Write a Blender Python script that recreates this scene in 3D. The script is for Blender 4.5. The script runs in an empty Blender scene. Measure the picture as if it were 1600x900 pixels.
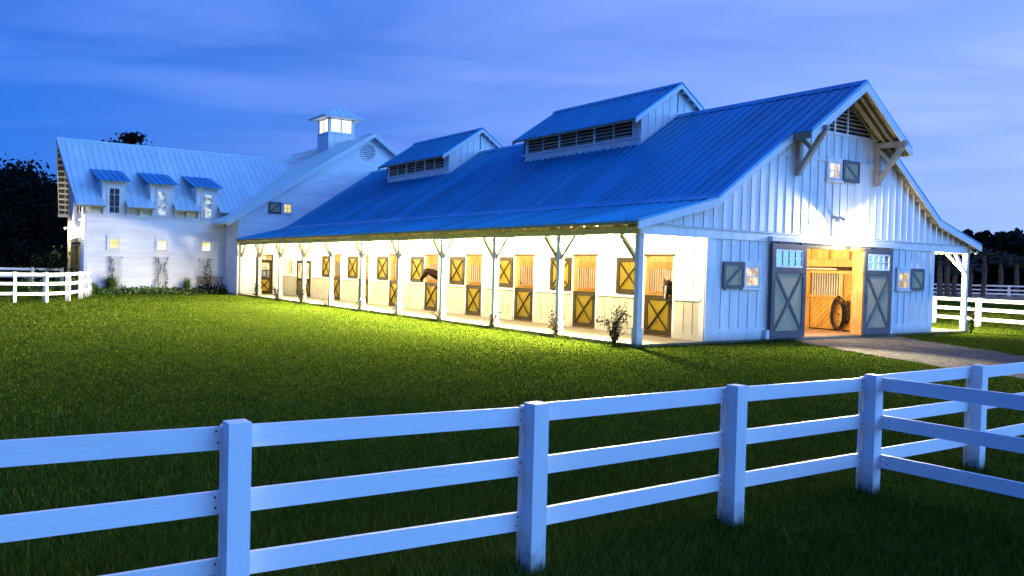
import bpy, math, random
import numpy as np
from mathutils import Vector, Matrix, noise as mnoise

random.seed(7)
rng = np.random.default_rng(7)
S = bpy.context.scene
COL = S.collection
PI = math.pi

# ------------------------------------------------------------------ camera, sky, light
CAM = Vector((-16.2967, -17.1766, 2.0369))
F_PX, YAW, PITCH, ROLL = 1307.0736, 0.6095, -0.0231, 0.0254
fw = Vector((math.sin(YAW) * math.cos(PITCH), math.cos(YAW) * math.cos(PITCH), math.sin(PITCH)))
rt = Vector((math.cos(YAW), -math.sin(YAW), 0))
up = rt.cross(fw)
r2 = rt * math.cos(ROLL) + up * math.sin(ROLL)
u2 = -rt * math.sin(ROLL) + up * math.cos(ROLL)
camd = bpy.data.cameras.new('camera')
cam = bpy.data.objects.new('camera', camd)
COL.objects.link(cam)
M = Matrix(((r2.x, u2.x, -fw.x, CAM.x), (r2.y, u2.y, -fw.y, CAM.y), (r2.z, u2.z, -fw.z, CAM.z), (0, 0, 0, 1)))
cam.matrix_world = M
camd.sensor_width = 36
camd.lens = F_PX / 1600 * 36
camd.clip_start = .1
camd.clip_end = 5000
S.camera = cam
S.view_settings.view_transform = 'Standard'
S.view_settings.look = 'None'
S.view_settings.exposure = 0
S.view_settings.gamma = 1
S.cycles.use_denoising = True
S.cycles.max_bounces = 6
S.cycles.diffuse_bounces = 3
S.cycles.glossy_bounces = 3
S.cycles.transmission_bounces = 4
S.cycles.sample_clamp_indirect = 6

SUN_AZ, SUN_EL = math.radians(143), math.radians(11)
GLOW_AZ = math.radians(120)
world = bpy.data.worlds.new('World')
S.world = world
world.use_nodes = True
nt = world.node_tree
nt.nodes.clear()
N = nt.nodes.new
L = nt.links.new


def wmath(op, a, b=None, c=None):
    n = N('ShaderNodeMath'); n.operation = op
    for i, v in enumerate((a, b, c)):
        if v is None: continue
        if isinstance(v, (int, float)): n.inputs[i].default_value = v
        else: L(v, n.inputs[i])
    return n.outputs[0]


def wramp(fac, stops):
    n = N('ShaderNodeValToRGB')
    e = n.color_ramp.elements
    while len(e) < len(stops): e.new(.5)
    for i, (p, c) in enumerate(stops):
        e[i].position = p; e[i].color = (*c, 1)
    L(fac, n.inputs[0])
    return n.outputs[0]


def wmix(f, a, b):
    n = N('ShaderNodeMix'); n.data_type = 'RGBA'
    if isinstance(f, (int, float)): n.inputs[0].default_value = f
    else: L(f, n.inputs[0])
    for i, v in ((6, a), (7, b)):
        if isinstance(v, tuple): n.inputs[i].default_value = (*v, 1)
        else: L(v, n.inputs[i])
    return n.outputs[2]


tc = N('ShaderNodeTexCoord')
sep = N('ShaderNodeSeparateXYZ'); L(tc.outputs['Generated'], sep.inputs[0])
dx, dy, dz = sep.outputs
hl = wmath('SQRT', wmath('MAXIMUM', wmath('ADD', wmath('MULTIPLY', dx, dx), wmath('MULTIPLY', dy, dy)), 1e-5))
cosd = wmath('DIVIDE', wmath('ADD', wmath('MULTIPLY', dx, math.sin(GLOW_AZ)), wmath('MULTIPLY', dy, math.cos(GLOW_AZ))), hl)
g = wmath('MULTIPLY_ADD', cosd, .5, .5)
g = wmath('POWER', wmath('MINIMUM', wmath('MAXIMUM', g, 0), 1), 2.2)
zc = wmath('MAXIMUM', dz, 0)
A = wramp(zc, [(0, (.010, .185, .84)), (.10, (.004, .175, .82)), (.22, (.0, .158, .79)), (.34, (.003, .14, .76)), (.6, (.003, .14, .98)), (1, (.008, .19, 1.18))])
B = wramp(zc, [(0, (.62, .84, 1.4)), (.10, (.60, .82, 1.4)), (.22, (.57, .78, 1.42)), (.34, (.46, .70, 1.42)), (.6, (.18, .40, 1.3)), (1, (.008, .19, 1.18))])
sky = wmix(g, A, B)
# thin streaked clouds, projected on a high level sheet
inv = wmath('DIVIDE', 1.0, wmath('ADD', zc, .10))
cx_ = wmath('MULTIPLY', dx, inv); cy_ = wmath('MULTIPLY', dy, inv)
comb = N('ShaderNodeCombineXYZ')
ca, sa = math.cos(math.radians(38)), math.sin(math.radians(38))
L(wmath('MULTIPLY', wmath('ADD', wmath('MULTIPLY', cx_, ca), wmath('MULTIPLY', cy_, -sa)), .55), comb.inputs[0])
L(wmath('MULTIPLY', wmath('ADD', wmath('MULTIPLY', cx_, sa), wmath('MULTIPLY', cy_, ca)), 1.1), comb.inputs[1])
nz = N('ShaderNodeTexNoise'); nz.inputs['Scale'].default_value = 1.15; nz.inputs['Detail'].default_value = 7; nz.inputs['Roughness'].default_value = .52
nz.inputs['Distortion'].default_value = .5
L(comb.outputs[0], nz.inputs['Vector'])
cl = wramp(nz.outputs[0], [(.45, (0, 0, 0)), (.70, (1, 1, 1))])
bw = N('ShaderNodeRGBToBW'); L(cl, bw.inputs[0])
nz2 = N('ShaderNodeTexNoise'); nz2.inputs['Scale'].default_value = .8; nz2.inputs['Detail'].default_value = 6; nz2.inputs['Roughness'].default_value = .5; nz2.inputs['Distortion'].default_value = .4
L(comb.outputs[0], nz2.inputs['Vector'])
shade = wramp(nz2.outputs[0], [(.36, (.80, .84, .90)), (.62, (1.10, 1.07, 1.04))])
mul = N('ShaderNodeMix'); mul.data_type = 'RGBA'; mul.blend_type = 'MULTIPLY'; L(wmath('MINIMUM', wmath('MULTIPLY', zc, 6.0), 1.0), mul.inputs[0]); L(sky, mul.inputs[6]); L(shade, mul.inputs[7])
sky = mul.outputs[2]
dens = wmath('MULTIPLY', bw.outputs[0], wmath('MINIMUM', wmath('MULTIPLY', zc, 5.0), .95))
cloudcol = wmix(g, (.085, .255, .95), (.74, .90, 1.38))
sky = wmix(dens, sky, cloudcol)
bg = N('ShaderNodeBackground'); L(sky, bg.inputs[0]); bg.inputs[1].default_value = 1.0
wo = N('ShaderNodeOutputWorld'); L(bg.outputs[0], wo.inputs[0])

sund = bpy.data.lights.new('sun', 'SUN')
sun = bpy.data.objects.new('sun', sund); COL.objects.link(sun)
sund.energy = 3.2
sund.color = (.07, .36, 1.0)
sund.angle = math.radians(55)
sd = Vector((math.sin(SUN_AZ) * math.cos(SUN_EL), math.cos(SUN_AZ) * math.cos(SUN_EL), math.sin(SUN_EL)))
sun.rotation_euler = (-sd).to_track_quat('-Z', 'Y').to_euler()
sun.location = (0, -40, 30)

WARM = (1.0, .84, .50)
PORCH_W, LAWN_FILL_W, GABLE_W = 600, 14500, 600

# ------------------------------------------------------------------ materials
MATS = {}


def mat(name, col, rough=.6, metal=0.0, var=.08, vscale=3.0, bump=0.0, bscale=30.0, stretch=(1, 1, 1), spec=.4, col2=None, objvar=.05, emit=None, estr=0):
    m = bpy.data.materials.new(name); m.use_nodes = True
    t = m.node_tree; ns = t.nodes; lk = t.links.new
    b = ns['Principled BSDF']
    b.inputs['Roughness'].default_value = rough
    b.inputs['Metallic'].default_value = metal
    b.inputs['Specular IOR Level'].default_value = spec
    geo = ns.new('ShaderNodeNewGeometry')
    mp = ns.new('ShaderNodeMapping'); mp.inputs['Scale'].default_value = stretch
    lk(geo.outputs['Position'], mp.inputs['Vector'])
    n1 = ns.new('ShaderNodeTexNoise'); n1.inputs['Scale'].default_value = vscale; n1.inputs['Detail'].default_value = 5
    lk(mp.outputs[0], n1.inputs['Vector'])
    mx = ns.new('ShaderNodeMix'); mx.data_type = 'RGBA'
    c2 = col2 or tuple(max(0, c * (1 - 3 * var)) for c in col)
    c1 = tuple(min(1, c * (1 + var)) for c in col)
    mx.inputs[6].default_value = (*c2, 1); mx.inputs[7].default_value = (*c1, 1)
    rm = ns.new('ShaderNodeMapRange'); rm.inputs[1].default_value = .28; rm.inputs[2].default_value = .62
    lk(n1.outputs[0], rm.inputs[0]); lk(rm.outputs[0], mx.inputs[0])
    oi = ns.new('ShaderNodeObjectInfo')
    r2_ = ns.new('ShaderNodeMapRange'); r2_.inputs[3].default_value = 1 - objvar; r2_.inputs[4].default_value = 1 + objvar
    lk(oi.outputs['Random'], r2_.inputs[0])
    hs = ns.new('ShaderNodeHueSaturation'); lk(mx.outputs[2], hs.inputs['Color']); lk(r2_.outputs[0], hs.inputs['Value'])
    lk(hs.outputs[0], b.inputs['Base Color'])
    if bump:
        n2 = ns.new('ShaderNodeTexNoise'); n2.inputs['Scale'].default_value = bscale; n2.inputs['Detail'].default_value = 6
        lk(mp.outputs[0], n2.inputs['Vector'])
        bp = ns.new('ShaderNodeBump'); bp.inputs['Strength'].default_value = bump; bp.inputs['Distance'].default_value = .02
        lk(n2.outputs[0], bp.inputs['Height']); lk(bp.outputs[0], b.inputs['Normal'])
    if emit:
        b.inputs['Emission Color'].default_value = (*emit, 1); b.inputs['Emission Strength'].default_value = estr
    MATS[name] = m
    return m


white = mat('white_paint', (.80, .80, .78), .55, var=.05, vscale=1.2, bump=.12, bscale=14, stretch=(3, 3, .5))
fencew = mat('fence_paint', (.80, .81, .80), .5, var=.015, vscale=2.5, bump=.18, bscale=9, stretch=(.8, 9, 9))
fencep = mat('fence_post_paint', (.80, .81, .80), .5, var=.015, vscale=2.5, bump=.18, bscale=9, stretch=(9, 9, .8))
trimw = mat('trim_paint', (.74, .75, .75), .5, var=.03, bump=.08, bscale=20)
cream = mat('cream_wainscot', (.52, .485, .36), .6, var=.04, bump=.08)
lap = mat('lap_siding_paint', (.83, .83, .82), .55, var=.03, vscale=1.5, bump=.06, bscale=16, stretch=(.5, .5, 3))
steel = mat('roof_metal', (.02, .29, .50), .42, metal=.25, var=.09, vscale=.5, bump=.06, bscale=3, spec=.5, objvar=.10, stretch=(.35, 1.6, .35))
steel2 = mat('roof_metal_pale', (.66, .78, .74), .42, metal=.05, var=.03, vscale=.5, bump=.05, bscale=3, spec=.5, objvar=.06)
beamw = mat('weathered_beam', (.30, .255, .15), .75, var=.12, vscale=5, bump=.3, bscale=25)
eavew = mat('eave_beam_lawn_bounce', (.50, .45, .26), .7, var=.08, vscale=4, bump=.2, bscale=20, stretch=(3, .5, 3))  # beam tone brightened to stand in for light bounced off the lawn
postw = mat('post_paint', (.62, .62, .60), .55, var=.04, bump=.15, bscale=18, stretch=(3, 3, .6))
stile = mat('dark_door_paint', (.034, .022, .006), .6, spec=.1, objvar=.22, var=.10, bump=.08)
navy = mat('dark_gable_paint', (.075, .075, .085), .5, var=.08, bump=.08)
panelm = mat('door_panel_boards', (.23, .165, .014), .6, spec=.1, objvar=.16, var=.06, vscale=4, stretch=(6, 6, .6))
panelg = mat('grey_panel_boards', (.40, .36, .22), .6, var=.06, vscale=4, stretch=(6, 6, .6))
wood = mat('warm_pine', (.54, .31, .075), .5, var=.14, vscale=3, bump=.2, bscale=12, stretch=(5, 5, .5), objvar=.18)
woodl = mat('light_pine', (.62, .36, .12), .5, var=.12, vscale=3, bump=.2, bscale=12, stretch=(4, 4, .6), objvar=.12)
louv = mat('louver_wood', (.66, .46, .32), .6, var=.12, bump=.1, objvar=.15)
black = mat('dark_void', (.012, .012, .014), .8)
concrete = mat('porch_concrete', (.17, .148, .10), .8, var=.06, vscale=2, bump=.15, bscale=40)
bars = mat('galvanised_bars', (.80, .78, .72), .5)
iron = mat('black_iron', (.02, .02, .022), .45)
rubber = mat('black_rubber', (.015, .015, .017), .4)
bark = mat('bark', (.10, .07, .045), .9, var=.2, vscale=6, bump=.6, bscale=15)
barkp = mat('palm_bark', (.085, .07, .06), .9, var=.25, vscale=9, bump=.8, bscale=18)
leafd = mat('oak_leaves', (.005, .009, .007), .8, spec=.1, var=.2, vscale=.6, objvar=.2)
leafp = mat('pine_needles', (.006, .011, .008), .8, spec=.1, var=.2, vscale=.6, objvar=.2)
palmleaf = mat('palm_fronds', (.022, .040, .020), .6)
leafr = mat('rose_leaves', (.012, .020, .008), .8, spec=.05, var=.2, vscale=8)
leafb = mat('fresh_leaves', (.09, .16, .03), .6, var=.2, vscale=5)
horsebay = mat('bay_coat', (.011, .0038, .0016), .6, spec=.1, var=.12, vscale=4)
horsedark = mat('dark_coat', (.006, .0032, .002), .6, spec=.1, var=.12, vscale=4)
hair = mat('black_mane', (.008, .007, .007), .6)
blaze = mat('white_blaze', (.30, .28, .26), .6)
canvas = mat('lamp_shade_metal', (.55, .56, .55), .4)
sand = mat('sandy_track', (.42, .20, .085), .9, var=.12, vscale=.6)
stone = mat('end_wall_stone', (.36, .32, .25), .85, var=.2, vscale=5, bump=.5, bscale=9)
olive = mat('olive_door_paint', (.26, .22, .06), .5, var=.08)


def glass_mat(name, col, rough=.04):
    m = bpy.data.materials.new(name); m.use_nodes = True
    b = m.node_tree.nodes['Principled BSDF']
    b.inputs['Base Color'].default_value = (*col, 1); b.inputs['Roughness'].default_value = rough
    b.inputs['Specular IOR Level'].default_value = 1.0
    b.inputs['IOR'].default_value = 2.2
    return m


glassd = glass_mat('dusk_glass', (.05, .08, .11))
glassn = glass_mat('dark_glass', (.015, .03, .045))
glassn.node_tree.nodes['Principled BSDF'].inputs['IOR'].default_value = 1.4
glassn.node_tree.nodes['Principled BSDF'].inputs['Specular IOR Level'].default_value = .5


def lit_mat(name, c1, c2, strength, scale):
    """glow of a lit room seen through a pane: soft patches of curtain and timber"""
    m = bpy.data.materials.new(name); m.use_nodes = True
    t = m.node_tree; lk = t.links.new
    b = t.nodes['Principled BSDF']
    geo = t.nodes.new('ShaderNodeNewGeometry')
    v = t.nodes.new('ShaderNodeTexNoise'); v.inputs['Scale'].default_value = scale; v.inputs['Detail'].default_value = 3
    lk(geo.outputs['Position'], v.inputs['Vector'])
    r = t.nodes.new('ShaderNodeValToRGB')
    r.color_ramp.elements[0].position = .42; r.color_ramp.elements[1].position = .56
    r.color_ramp.elements[0].color = (*c1, 1); r.color_ramp.elements[1].color = (*c2, 1)
    lk(v.outputs[0], r.inputs[0])
    b.inputs['Base Color'].default_value = (.05, .04, .03, 1)
    b.inputs['Roughness'].default_value = .1
    lk(r.outputs[0], b.inputs['Emission Color'])
    b.inputs['Emission Strength'].default_value = strength
    return m


litwarm = lit_mat('lit_pane_warm', (.55, .28, .06), (1, .82, .42), 1.0, 3.5)
lityellow = lit_mat('lit_pane_yellow', (.95, .72, .14), (1, .92, .42), 1.0, 2.5)
litwhite = lit_mat('lit_pane_curtain', (.10, .16, .22), (.80, .90, .95), .85, 3.2)
litcup = lit_mat('lit_pane_cupola', (1, .93, .68), (1, 1, .92), 1.5, 3)


def emis(name, col, s):
    m = bpy.data.materials.new(name); m.use_nodes = True
    b = m.node_tree.nodes['Principled BSDF']
    b.inputs['Base Color'].default_value = (.8, .8, .8, 1)
    b.inputs['Emission Color'].default_value = (*col, 1); b.inputs['Emission Strength'].default_value = s
    return m


bulb = emis('lamp_glow', (1, .86, .55), 14)




def add_splash(m, z0, h, col):
    """mud and algae splashed up from the grass on painted timber"""
    t = m.node_tree; lk = t.links.new
    b = t.nodes['Principled BSDF']
    src = b.inputs['Base Color'].links[0].from_socket
    geo = t.nodes.new('ShaderNodeNewGeometry'); sp = t.nodes.new('ShaderNodeSeparateXYZ'); lk(geo.outputs['Position'], sp.inputs[0])
    nz_ = t.nodes.new('ShaderNodeTexNoise'); nz_.inputs['Scale'].default_value = 16; nz_.inputs['Detail'].default_value = 5; lk(geo.outputs['Position'], nz_.inputs['Vector'])
    a = t.nodes.new('ShaderNodeMath'); a.operation = 'MULTIPLY_ADD'; a.inputs[1].default_value = -.9 * h; lk(nz_.outputs[0], a.inputs[0]); lk(sp.outputs[2], a.inputs[2])
    rr = t.nodes.new('ShaderNodeMapRange'); rr.inputs[1].default_value = z0 - .45 * h; rr.inputs[2].default_value = z0 + .35 * h; rr.inputs[3].default_value = .75; rr.inputs[4].default_value = 0; lk(a.outputs[0], rr.inputs[0])
    mx_ = t.nodes.new('ShaderNodeMix'); mx_.data_type = 'RGBA'; lk(rr.outputs[0], mx_.inputs[0]); lk(src, mx_.inputs[6]); mx_.inputs[7].default_value = (*col, 1)
    lk(mx_.outputs[2], b.inputs['Base Color'])


add_splash(fencew, -.1, .30, (.16, .15, .10))
add_splash(fencep, -.1, .30, (.16, .15, .10))
add_splash(white, 0, .35, (.34, .32, .26))
add_splash(postw, 0, .30, (.30, .28, .22))


def ground_mat():
    m = bpy.data.materials.new('lawn_turf'); m.use_nodes = True
    t = m.node_tree; ns = t.nodes; lk = t.links.new
    b = ns['Principled BSDF']; b.inputs['Roughness'].default_value = .95; b.inputs['Specular IOR Level'].default_value = 0
    geo = ns.new('ShaderNodeNewGeometry')
    def nz(s, d=5, r=.6):
        n = ns.new('ShaderNodeTexNoise'); n.inputs['Scale'].default_value = s; n.inputs['Detail'].default_value = d; n.inputs['Roughness'].default_value = r
        lk(geo.outputs['Position'], n.inputs['Vector']); return n.outputs[0]
    def ramp(f, st):
        n = ns.new('ShaderNodeValToRGB'); e = n.color_ramp.elements
        while len(e) < len(st): e.new(.5)
        for i, (p, c) in enumerate(st): e[i].position = p; e[i].color = (*c, 1)
        lk(f, n.inputs[0]); return n.outputs[0]
    fine = ramp(nz(22, 8, .75), [(.33, (.008, .014, .003)), (.5, (.038, .064, .005)), (.68, (.11, .13, .016))])
    big = ramp(nz(.45, 6, .65), [(.3, (.62, .66, .60)), (.5, (.92, .95, .9)), (.7, (1.15, 1.06, .95))])
    mx = ns.new('ShaderNodeMix'); mx.data_type = 'RGBA'; mx.blend_type = 'MULTIPLY'; mx.inputs[0].default_value = 1
    lk(fine, mx.inputs[6]); lk(big, mx.inputs[7])
    lk(mx.outputs[2], b.inputs['Base Color'])
    bp = ns.new('ShaderNodeBump'); bp.inputs['Strength'].default_value = .8; bp.inputs['Distance'].default_value = .06
    lk(nz(28, 6, .7), bp.inputs['Height']); lk(bp.outputs[0], b.inputs['Normal'])
    return m


def gravel_mat():
    m = bpy.data.materials.new('gravel'); m.use_nodes = True
    t = m.node_tree; ns = t.nodes; lk = t.links.new
    b = ns['Principled BSDF']; b.inputs['Roughness'].default_value = .95; b.inputs['Specular IOR Level'].default_value = 0
    geo = ns.new('ShaderNodeNewGeometry')
    v = ns.new('ShaderNodeTexVoronoi'); v.inputs['Scale'].default_value = 16
    lk(geo.outputs['Position'], v.inputs['Vector'])
    n = ns.new('ShaderNodeTexNoise'); n.inputs['Scale'].default_value = 1.4; n.inputs['Detail'].default_value = 8; n.inputs['Roughness'].default_value = .7
    lk(geo.outputs['Position'], n.inputs['Vector'])
    r = ns.new('ShaderNodeValToRGB'); e = r.color_ramp.elements
    e[0].position = .3; e[0].color = (.075, .065, .052, 1); e[1].position = .7; e[1].color = (.165, .152, .126, 1)
    mm = ns.new('ShaderNodeMix'); mm.data_type = 'FLOAT'; mm.inputs[0].default_value = .45
    bw_ = ns.new('ShaderNodeRGBToBW'); lk(v.outputs['Color'], bw_.inputs[0])
    lk(n.outputs[0], mm.inputs[2]); lk(bw_.outputs[0], mm.inputs[3]); lk(mm.outputs[0], r.inputs[0])
    lk(r.outputs[0], b.inputs['Base Color'])
    bp = ns.new('ShaderNodeBump'); bp.inputs['Strength'].default_value = .9; bp.inputs['Distance'].default_value = .03
    lk(v.outputs['Distance'], bp.inputs['Height']); lk(bp.outputs[0], b.inputs['Normal'])
    return m


def blade_mat():
    m = bpy.data.materials.new('grass_blades'); m.use_nodes = True
    t = m.node_tree; ns = t.nodes; lk = t.links.new
    b = ns['Principled BSDF']; b.inputs['Roughness'].default_value = .9; b.inputs['Specular IOR Level'].default_value = 0
    at = ns.new('ShaderNodeAttribute'); at.attribute_name = 'tint'
    r = ns.new('ShaderNodeValToRGB'); e = r.color_ramp.elements
    e.new(.5)
    for i, (p, c) in enumerate([(0, (.010, .022, .004)), (.5, (.045, .084, .007)), (1, (.145, .175, .030))]): e[i].position = p; e[i].color = (*c, 1)
    lk(at.outputs['Fac'], r.inputs[0]); lk(r.outputs[0], b.inputs['Base Color'])
    return m


# ------------------------------------------------------------------ mesh helpers
OFF = {}


def off(p):
    return OFF.get(p.name, Vector((0, 0, 0))) if p else Vector((0, 0, 0))


class MB:
    def __init__(s): s.v = []; s.f = []

    def add(s, vs, fs):
        b = len(s.v); s.v += [tuple(v) for v in vs]; s.f += [tuple(b + i for i in f) for f in fs]; return s

    def box(s, x0, x1, y0, y1, z0, z1):
        return s.add([(x0, y0, z0), (x1, y0, z0), (x1, y1, z0), (x0, y1, z0), (x0, y0, z1), (x1, y0, z1), (x1, y1, z1), (x0, y1, z1)],
                     [(0, 3, 2, 1), (4, 5, 6, 7), (0, 1, 5, 4), (1, 2, 6, 5), (2, 3, 7, 6), (3, 0, 4, 7)])

    def prism(s, poly, axis, a0, a1):
        """poly of 2D points; axis 'y': (x,z) swept in y; 'x': (y,z) swept in x; 'z': (x,y) swept in z"""
        n = len(poly)
        mk = {'y': lambda p, a: (p[0], a, p[1]), 'x': lambda p, a: (a, p[0], p[1]), 'z': lambda p, a: (p[0], p[1], a)}[axis]
        vs = [mk(p, a0) for p in poly] + [mk(p, a1) for p in poly]
        fs = [tuple(range(n)), tuple(range(2 * n - 1, n - 1, -1))]
        fs += [(i, i + n, (i + 1) % n + n, (i + 1) % n) for i in range(n)]
        return s.add(vs, fs)

    def beam(s, p, q, w, h, upv=(0, 0, 1)):
        p = Vector(p); q = Vector(q); d = (q - p).normalized()
        sd_ = d.cross(Vector(upv))
        if sd_.length < 1e-4: sd_ = d.cross(Vector((1, 0, 0)))
        sd_.normalize(); u = sd_.cross(d)
        vs = []
        for c in (p, q):
            for a, b in ((-1, -1), (1, -1), (1, 1), (-1, 1)):
                vs.append(c + sd_ * (a * w / 2) + u * (b * h / 2))
        return s.add(vs, [(0, 1, 2, 3), (7, 6, 5, 4), (0, 4, 5, 1), (1, 5, 6, 2), (2, 6, 7, 3), (3, 7, 4, 0)])

    def tube(s, pts, rad, n=6, cap=True):
        pts = [Vector(p) for p in pts]
        if isinstance(rad, (int, float)): rad = [rad] * len(pts)
        b = len(s.v); m = len(pts)
        prev = None
        for i, p in enumerate(pts):
            d = (pts[min(i + 1, m - 1)] - pts[max(i - 1, 0)])
            d = d.normalized() if d.length > 1e-9 else Vector((0, 0, 1))
            if prev is None:
                a = d.cross(Vector((0, 0, 1)))
                if a.length < .05: a = d.cross(Vector((1, 0, 0)))
            else:
                a = prev - d * prev.dot(d)
            a.normalize(); prev = a; c = d.cross(a)
            for k in range(n):
                t = 2 * PI * k / n
                s.v.append(tuple(p + (a * math.cos(t) + c * math.sin(t)) * rad[i]))
        for i in range(m - 1):
            for k in range(n):
                s.f.append((b + i * n + k, b + i * n + (k + 1) % n, b + (i + 1) * n + (k + 1) % n, b + (i + 1) * n + k))
        if cap:
            s.f.append(tuple(b + k for k in range(n - 1, -1, -1))); s.f.append(tuple(b + (m - 1) * n + k for k in range(n)))
        return s

    def build(s, name, m, parent=None, smooth=False, fix=True):
        o_ = off(parent)
        me = bpy.data.meshes.new(name)
        me.from_pydata([(x - o_.x, y - o_.y, z - o_.z) for x, y, z in s.v], [], s.f)
        if fix:
            import bmesh
            bm = bmesh.new(); bm.from_mesh(me)
            bmesh.ops.recalc_face_normals(bm, faces=bm.faces)
            bm.to_mesh(me); bm.free()
        if smooth: me.polygons.foreach_set('use_smooth', [True] * len(me.polygons))
        me.materials.append(m)
        o = bpy.data.objects.new(name, me); COL.objects.link(o)
        if parent: o.parent = parent; OFF[o.name] = o_
        return o


CUBES = {}


def cube(name, m, parent, x0, x1, y0, y1, z0, z1):
    """a box-shaped piece that shares one mesh per material with its like"""
    me = CUBES.get(m.name)
    if me is None:
        b = MB().box(-.5, .5, -.5, .5, -.5, .5)
        me = bpy.data.meshes.new('piece'); me.from_pydata(b.v, [], b.f); me.materials.append(m); CUBES[m.name] = me
    o = bpy.data.objects.new(name, me); COL.objects.link(o)
    o_ = off(parent)
    o.location = ((x0 + x1) / 2 - o_.x, (y0 + y1) / 2 - o_.y, (z0 + z1) / 2 - o_.z)
    o.scale = (abs(x1 - x0), abs(y1 - y0), abs(z1 - z0))
    o.parent = parent
    return o


def thing(name, label, cat, loc, group=None):
    o = bpy.data.objects.new(name, None); COL.objects.link(o)
    o.empty_display_size = .3
    o.location = loc; OFF[o.name] = Vector(loc)
    o['label'] = label; o['category'] = cat
    if group: o['group'] = group
    return o


def tag(o, label, cat, group=None):
    o['label'] = label; o['category'] = cat
    if group: o['group'] = group
    return o


def kids(o):
    return [c for c in bpy.data.objects if c.parent == o]


def copy_tree(o, parent, dloc=(0, 0, 0), ch=None):
    c = o.copy(); COL.objects.link(c); c.parent = parent
    c.location = o.location + Vector(dloc); OFF[c.name] = off(o)
    for k in (kids(o) if ch is None else ch): 
        d = k.copy(); COL.objects.link(d); d.parent = c
    return c


def lamp(name, loc, power, color=WARM, radius=.06):
    ld = bpy.data.lights.new(name, 'POINT'); ld.energy = power; ld.color = color; ld.shadow_soft_size = radius
    return ld


def lamp_obj(name, parent, loc, power, color=WARM, radius=.06):
    ld = lamp(name, loc, power, color, radius)
    o = bpy.data.objects.new(name, ld); COL.objects.link(o); o.parent = parent
    o.location = Vector(loc) - off(parent)
    return o


def np_mesh(name, verts, faces, m, parent=None, attr=None):
    """verts (n,3), faces (k,3|4) as arrays"""
    me = bpy.data.meshes.new(name)
    nv, (nf, k) = len(verts), faces.shape
    o_ = off(parent); verts = verts - np.array(o_)
    me.vertices.add(nv); me.vertices.foreach_set('co', verts.astype(np.float32).ravel())
    me.loops.add(nf * k); me.loops.foreach_set('vertex_index', faces.astype(np.int32).ravel())
    me.polygons.add(nf); me.polygons.foreach_set('loop_start', np.arange(0, nf * k, k, dtype=np.int32))
    try: me.polygons.foreach_set('loop_total', np.full(nf, k, dtype=np.int32))
    except Exception: pass
    me.update(calc_edges=True)
    if attr is not None:
        a = me.attributes.new('tint', 'FLOAT', 'POINT'); a.data.foreach_set('value', attr.astype(np.float32))
    me.materials.append(m)
    o = bpy.data.objects.new(name, me); COL.objects.link(o)
    if parent: o.parent = parent
    return o


def leaf_quads(centers, size, r, flat=0.0, aspect=1.6):
    """one small leaf-shaped quad per centre, randomly turned"""
    n = len(centers)
    d = r.normal(size=(n, 3)); d /= np.linalg.norm(d, axis=1)[:, None]
    e = r.normal(size=(n, 3)); e[:, 2] += flat
    e -= d * (e * d).sum(1)[:, None]; e /= np.linalg.norm(e, axis=1)[:, None]
    sz = size * r.uniform(.55, 1.35, n)[:, None]
    a = d * sz * aspect / 2; b = e * sz / 2
    v = np.stack([centers - a, centers + b, centers + a, centers - b], 1).reshape(-1, 3)
    f = np.arange(4 * n).reshape(-1, 4)
    return v, f


# ------------------------------------------------------------------ ground, drive, grass
GZ = -.1
gm = ground_mat()
seg = MB()
xs = np.array([-900, -300, -120, -60, -30, -15, 0, 15, 30, 60, 120, 300, 900.])
ys = np.array([-300, -100, -40, -20, -10, 0, 10, 20, 40, 80, 150, 300, 600, 1200.])
for j in ys:
    for i in xs: seg.v.append((i, j, GZ))
nx = len(xs)
for j in range(len(ys) - 1):
    for i in range(nx - 1): seg.f.append((j * nx + i, j * nx + i + 1, (j + 1) * nx + i + 1, (j + 1) * nx + i))
ground = seg.build('lawn', gm); ground['kind'] = 'structure'

drive_l = [(7.2, -.02), (6.5, -.9), (5.6, -3.0), (4.7, -5.0), (3.9, -6.9), (3.45, -8.8), (3.2, -11), (3.4, -16), (3.6, -30)]
drive_r = [(13.0, -.02), (12.3, -1.2), (11.4, -2.6), (10.5, -4.2), (9.5, -6.0), (8.8, -8.4), (8.5, -11), (8.6, -16), (8.8, -30)]


def dense(pl, k, amp, sd_):
    out = []
    for (a, b), (c, d) in zip(pl, pl[1:]):
        for i in range(k):
            t = i / k; x = a + (c - a) * t; y = b + (d - b) * t
            w = amp * mnoise.noise(Vector((x * 1.7, y * 1.7, sd_))) + amp * .6 * mnoise.noise(Vector((x * 5, y * 5, sd_)))
            out.append((x + w, y))
    out.append(pl[-1]); return out


dl, dr = dense(drive_l, 12, .22, 1.3), dense(drive_r, 12, .22, 8.1)
db = MB()
for a, b in zip(dl, dr): db.v += [(a[0], a[1], GZ + .006), (b[0], b[1], GZ + .006)]
for i in range(len(dl) - 1): db.f.append((2 * i, 2 * i + 1, 2 * i + 3, 2 * i + 2))
drive = db.build('gravel_drive', gravel_mat()); drive['kind'] = 'structure'
tb = MB().add([(70, 36, GZ + .008), (140, 10, GZ + .008), (150, 30, GZ + .008), (84, 56, GZ + .008)], [(0, 1, 2, 3)])
tr = tb.build('sand_track', sand); tr['kind'] = 'structure'


def in_drive(x, y):
    l = np.interp(-y, [-p[1] for p in drive_l], [p[0] for p in drive_l])
    r = np.interp(-y, [-p[1] for p in drive_r], [p[0] for p in drive_r])
    return (y < 0) & (x > l - .02) & (x < r + .02)


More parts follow.
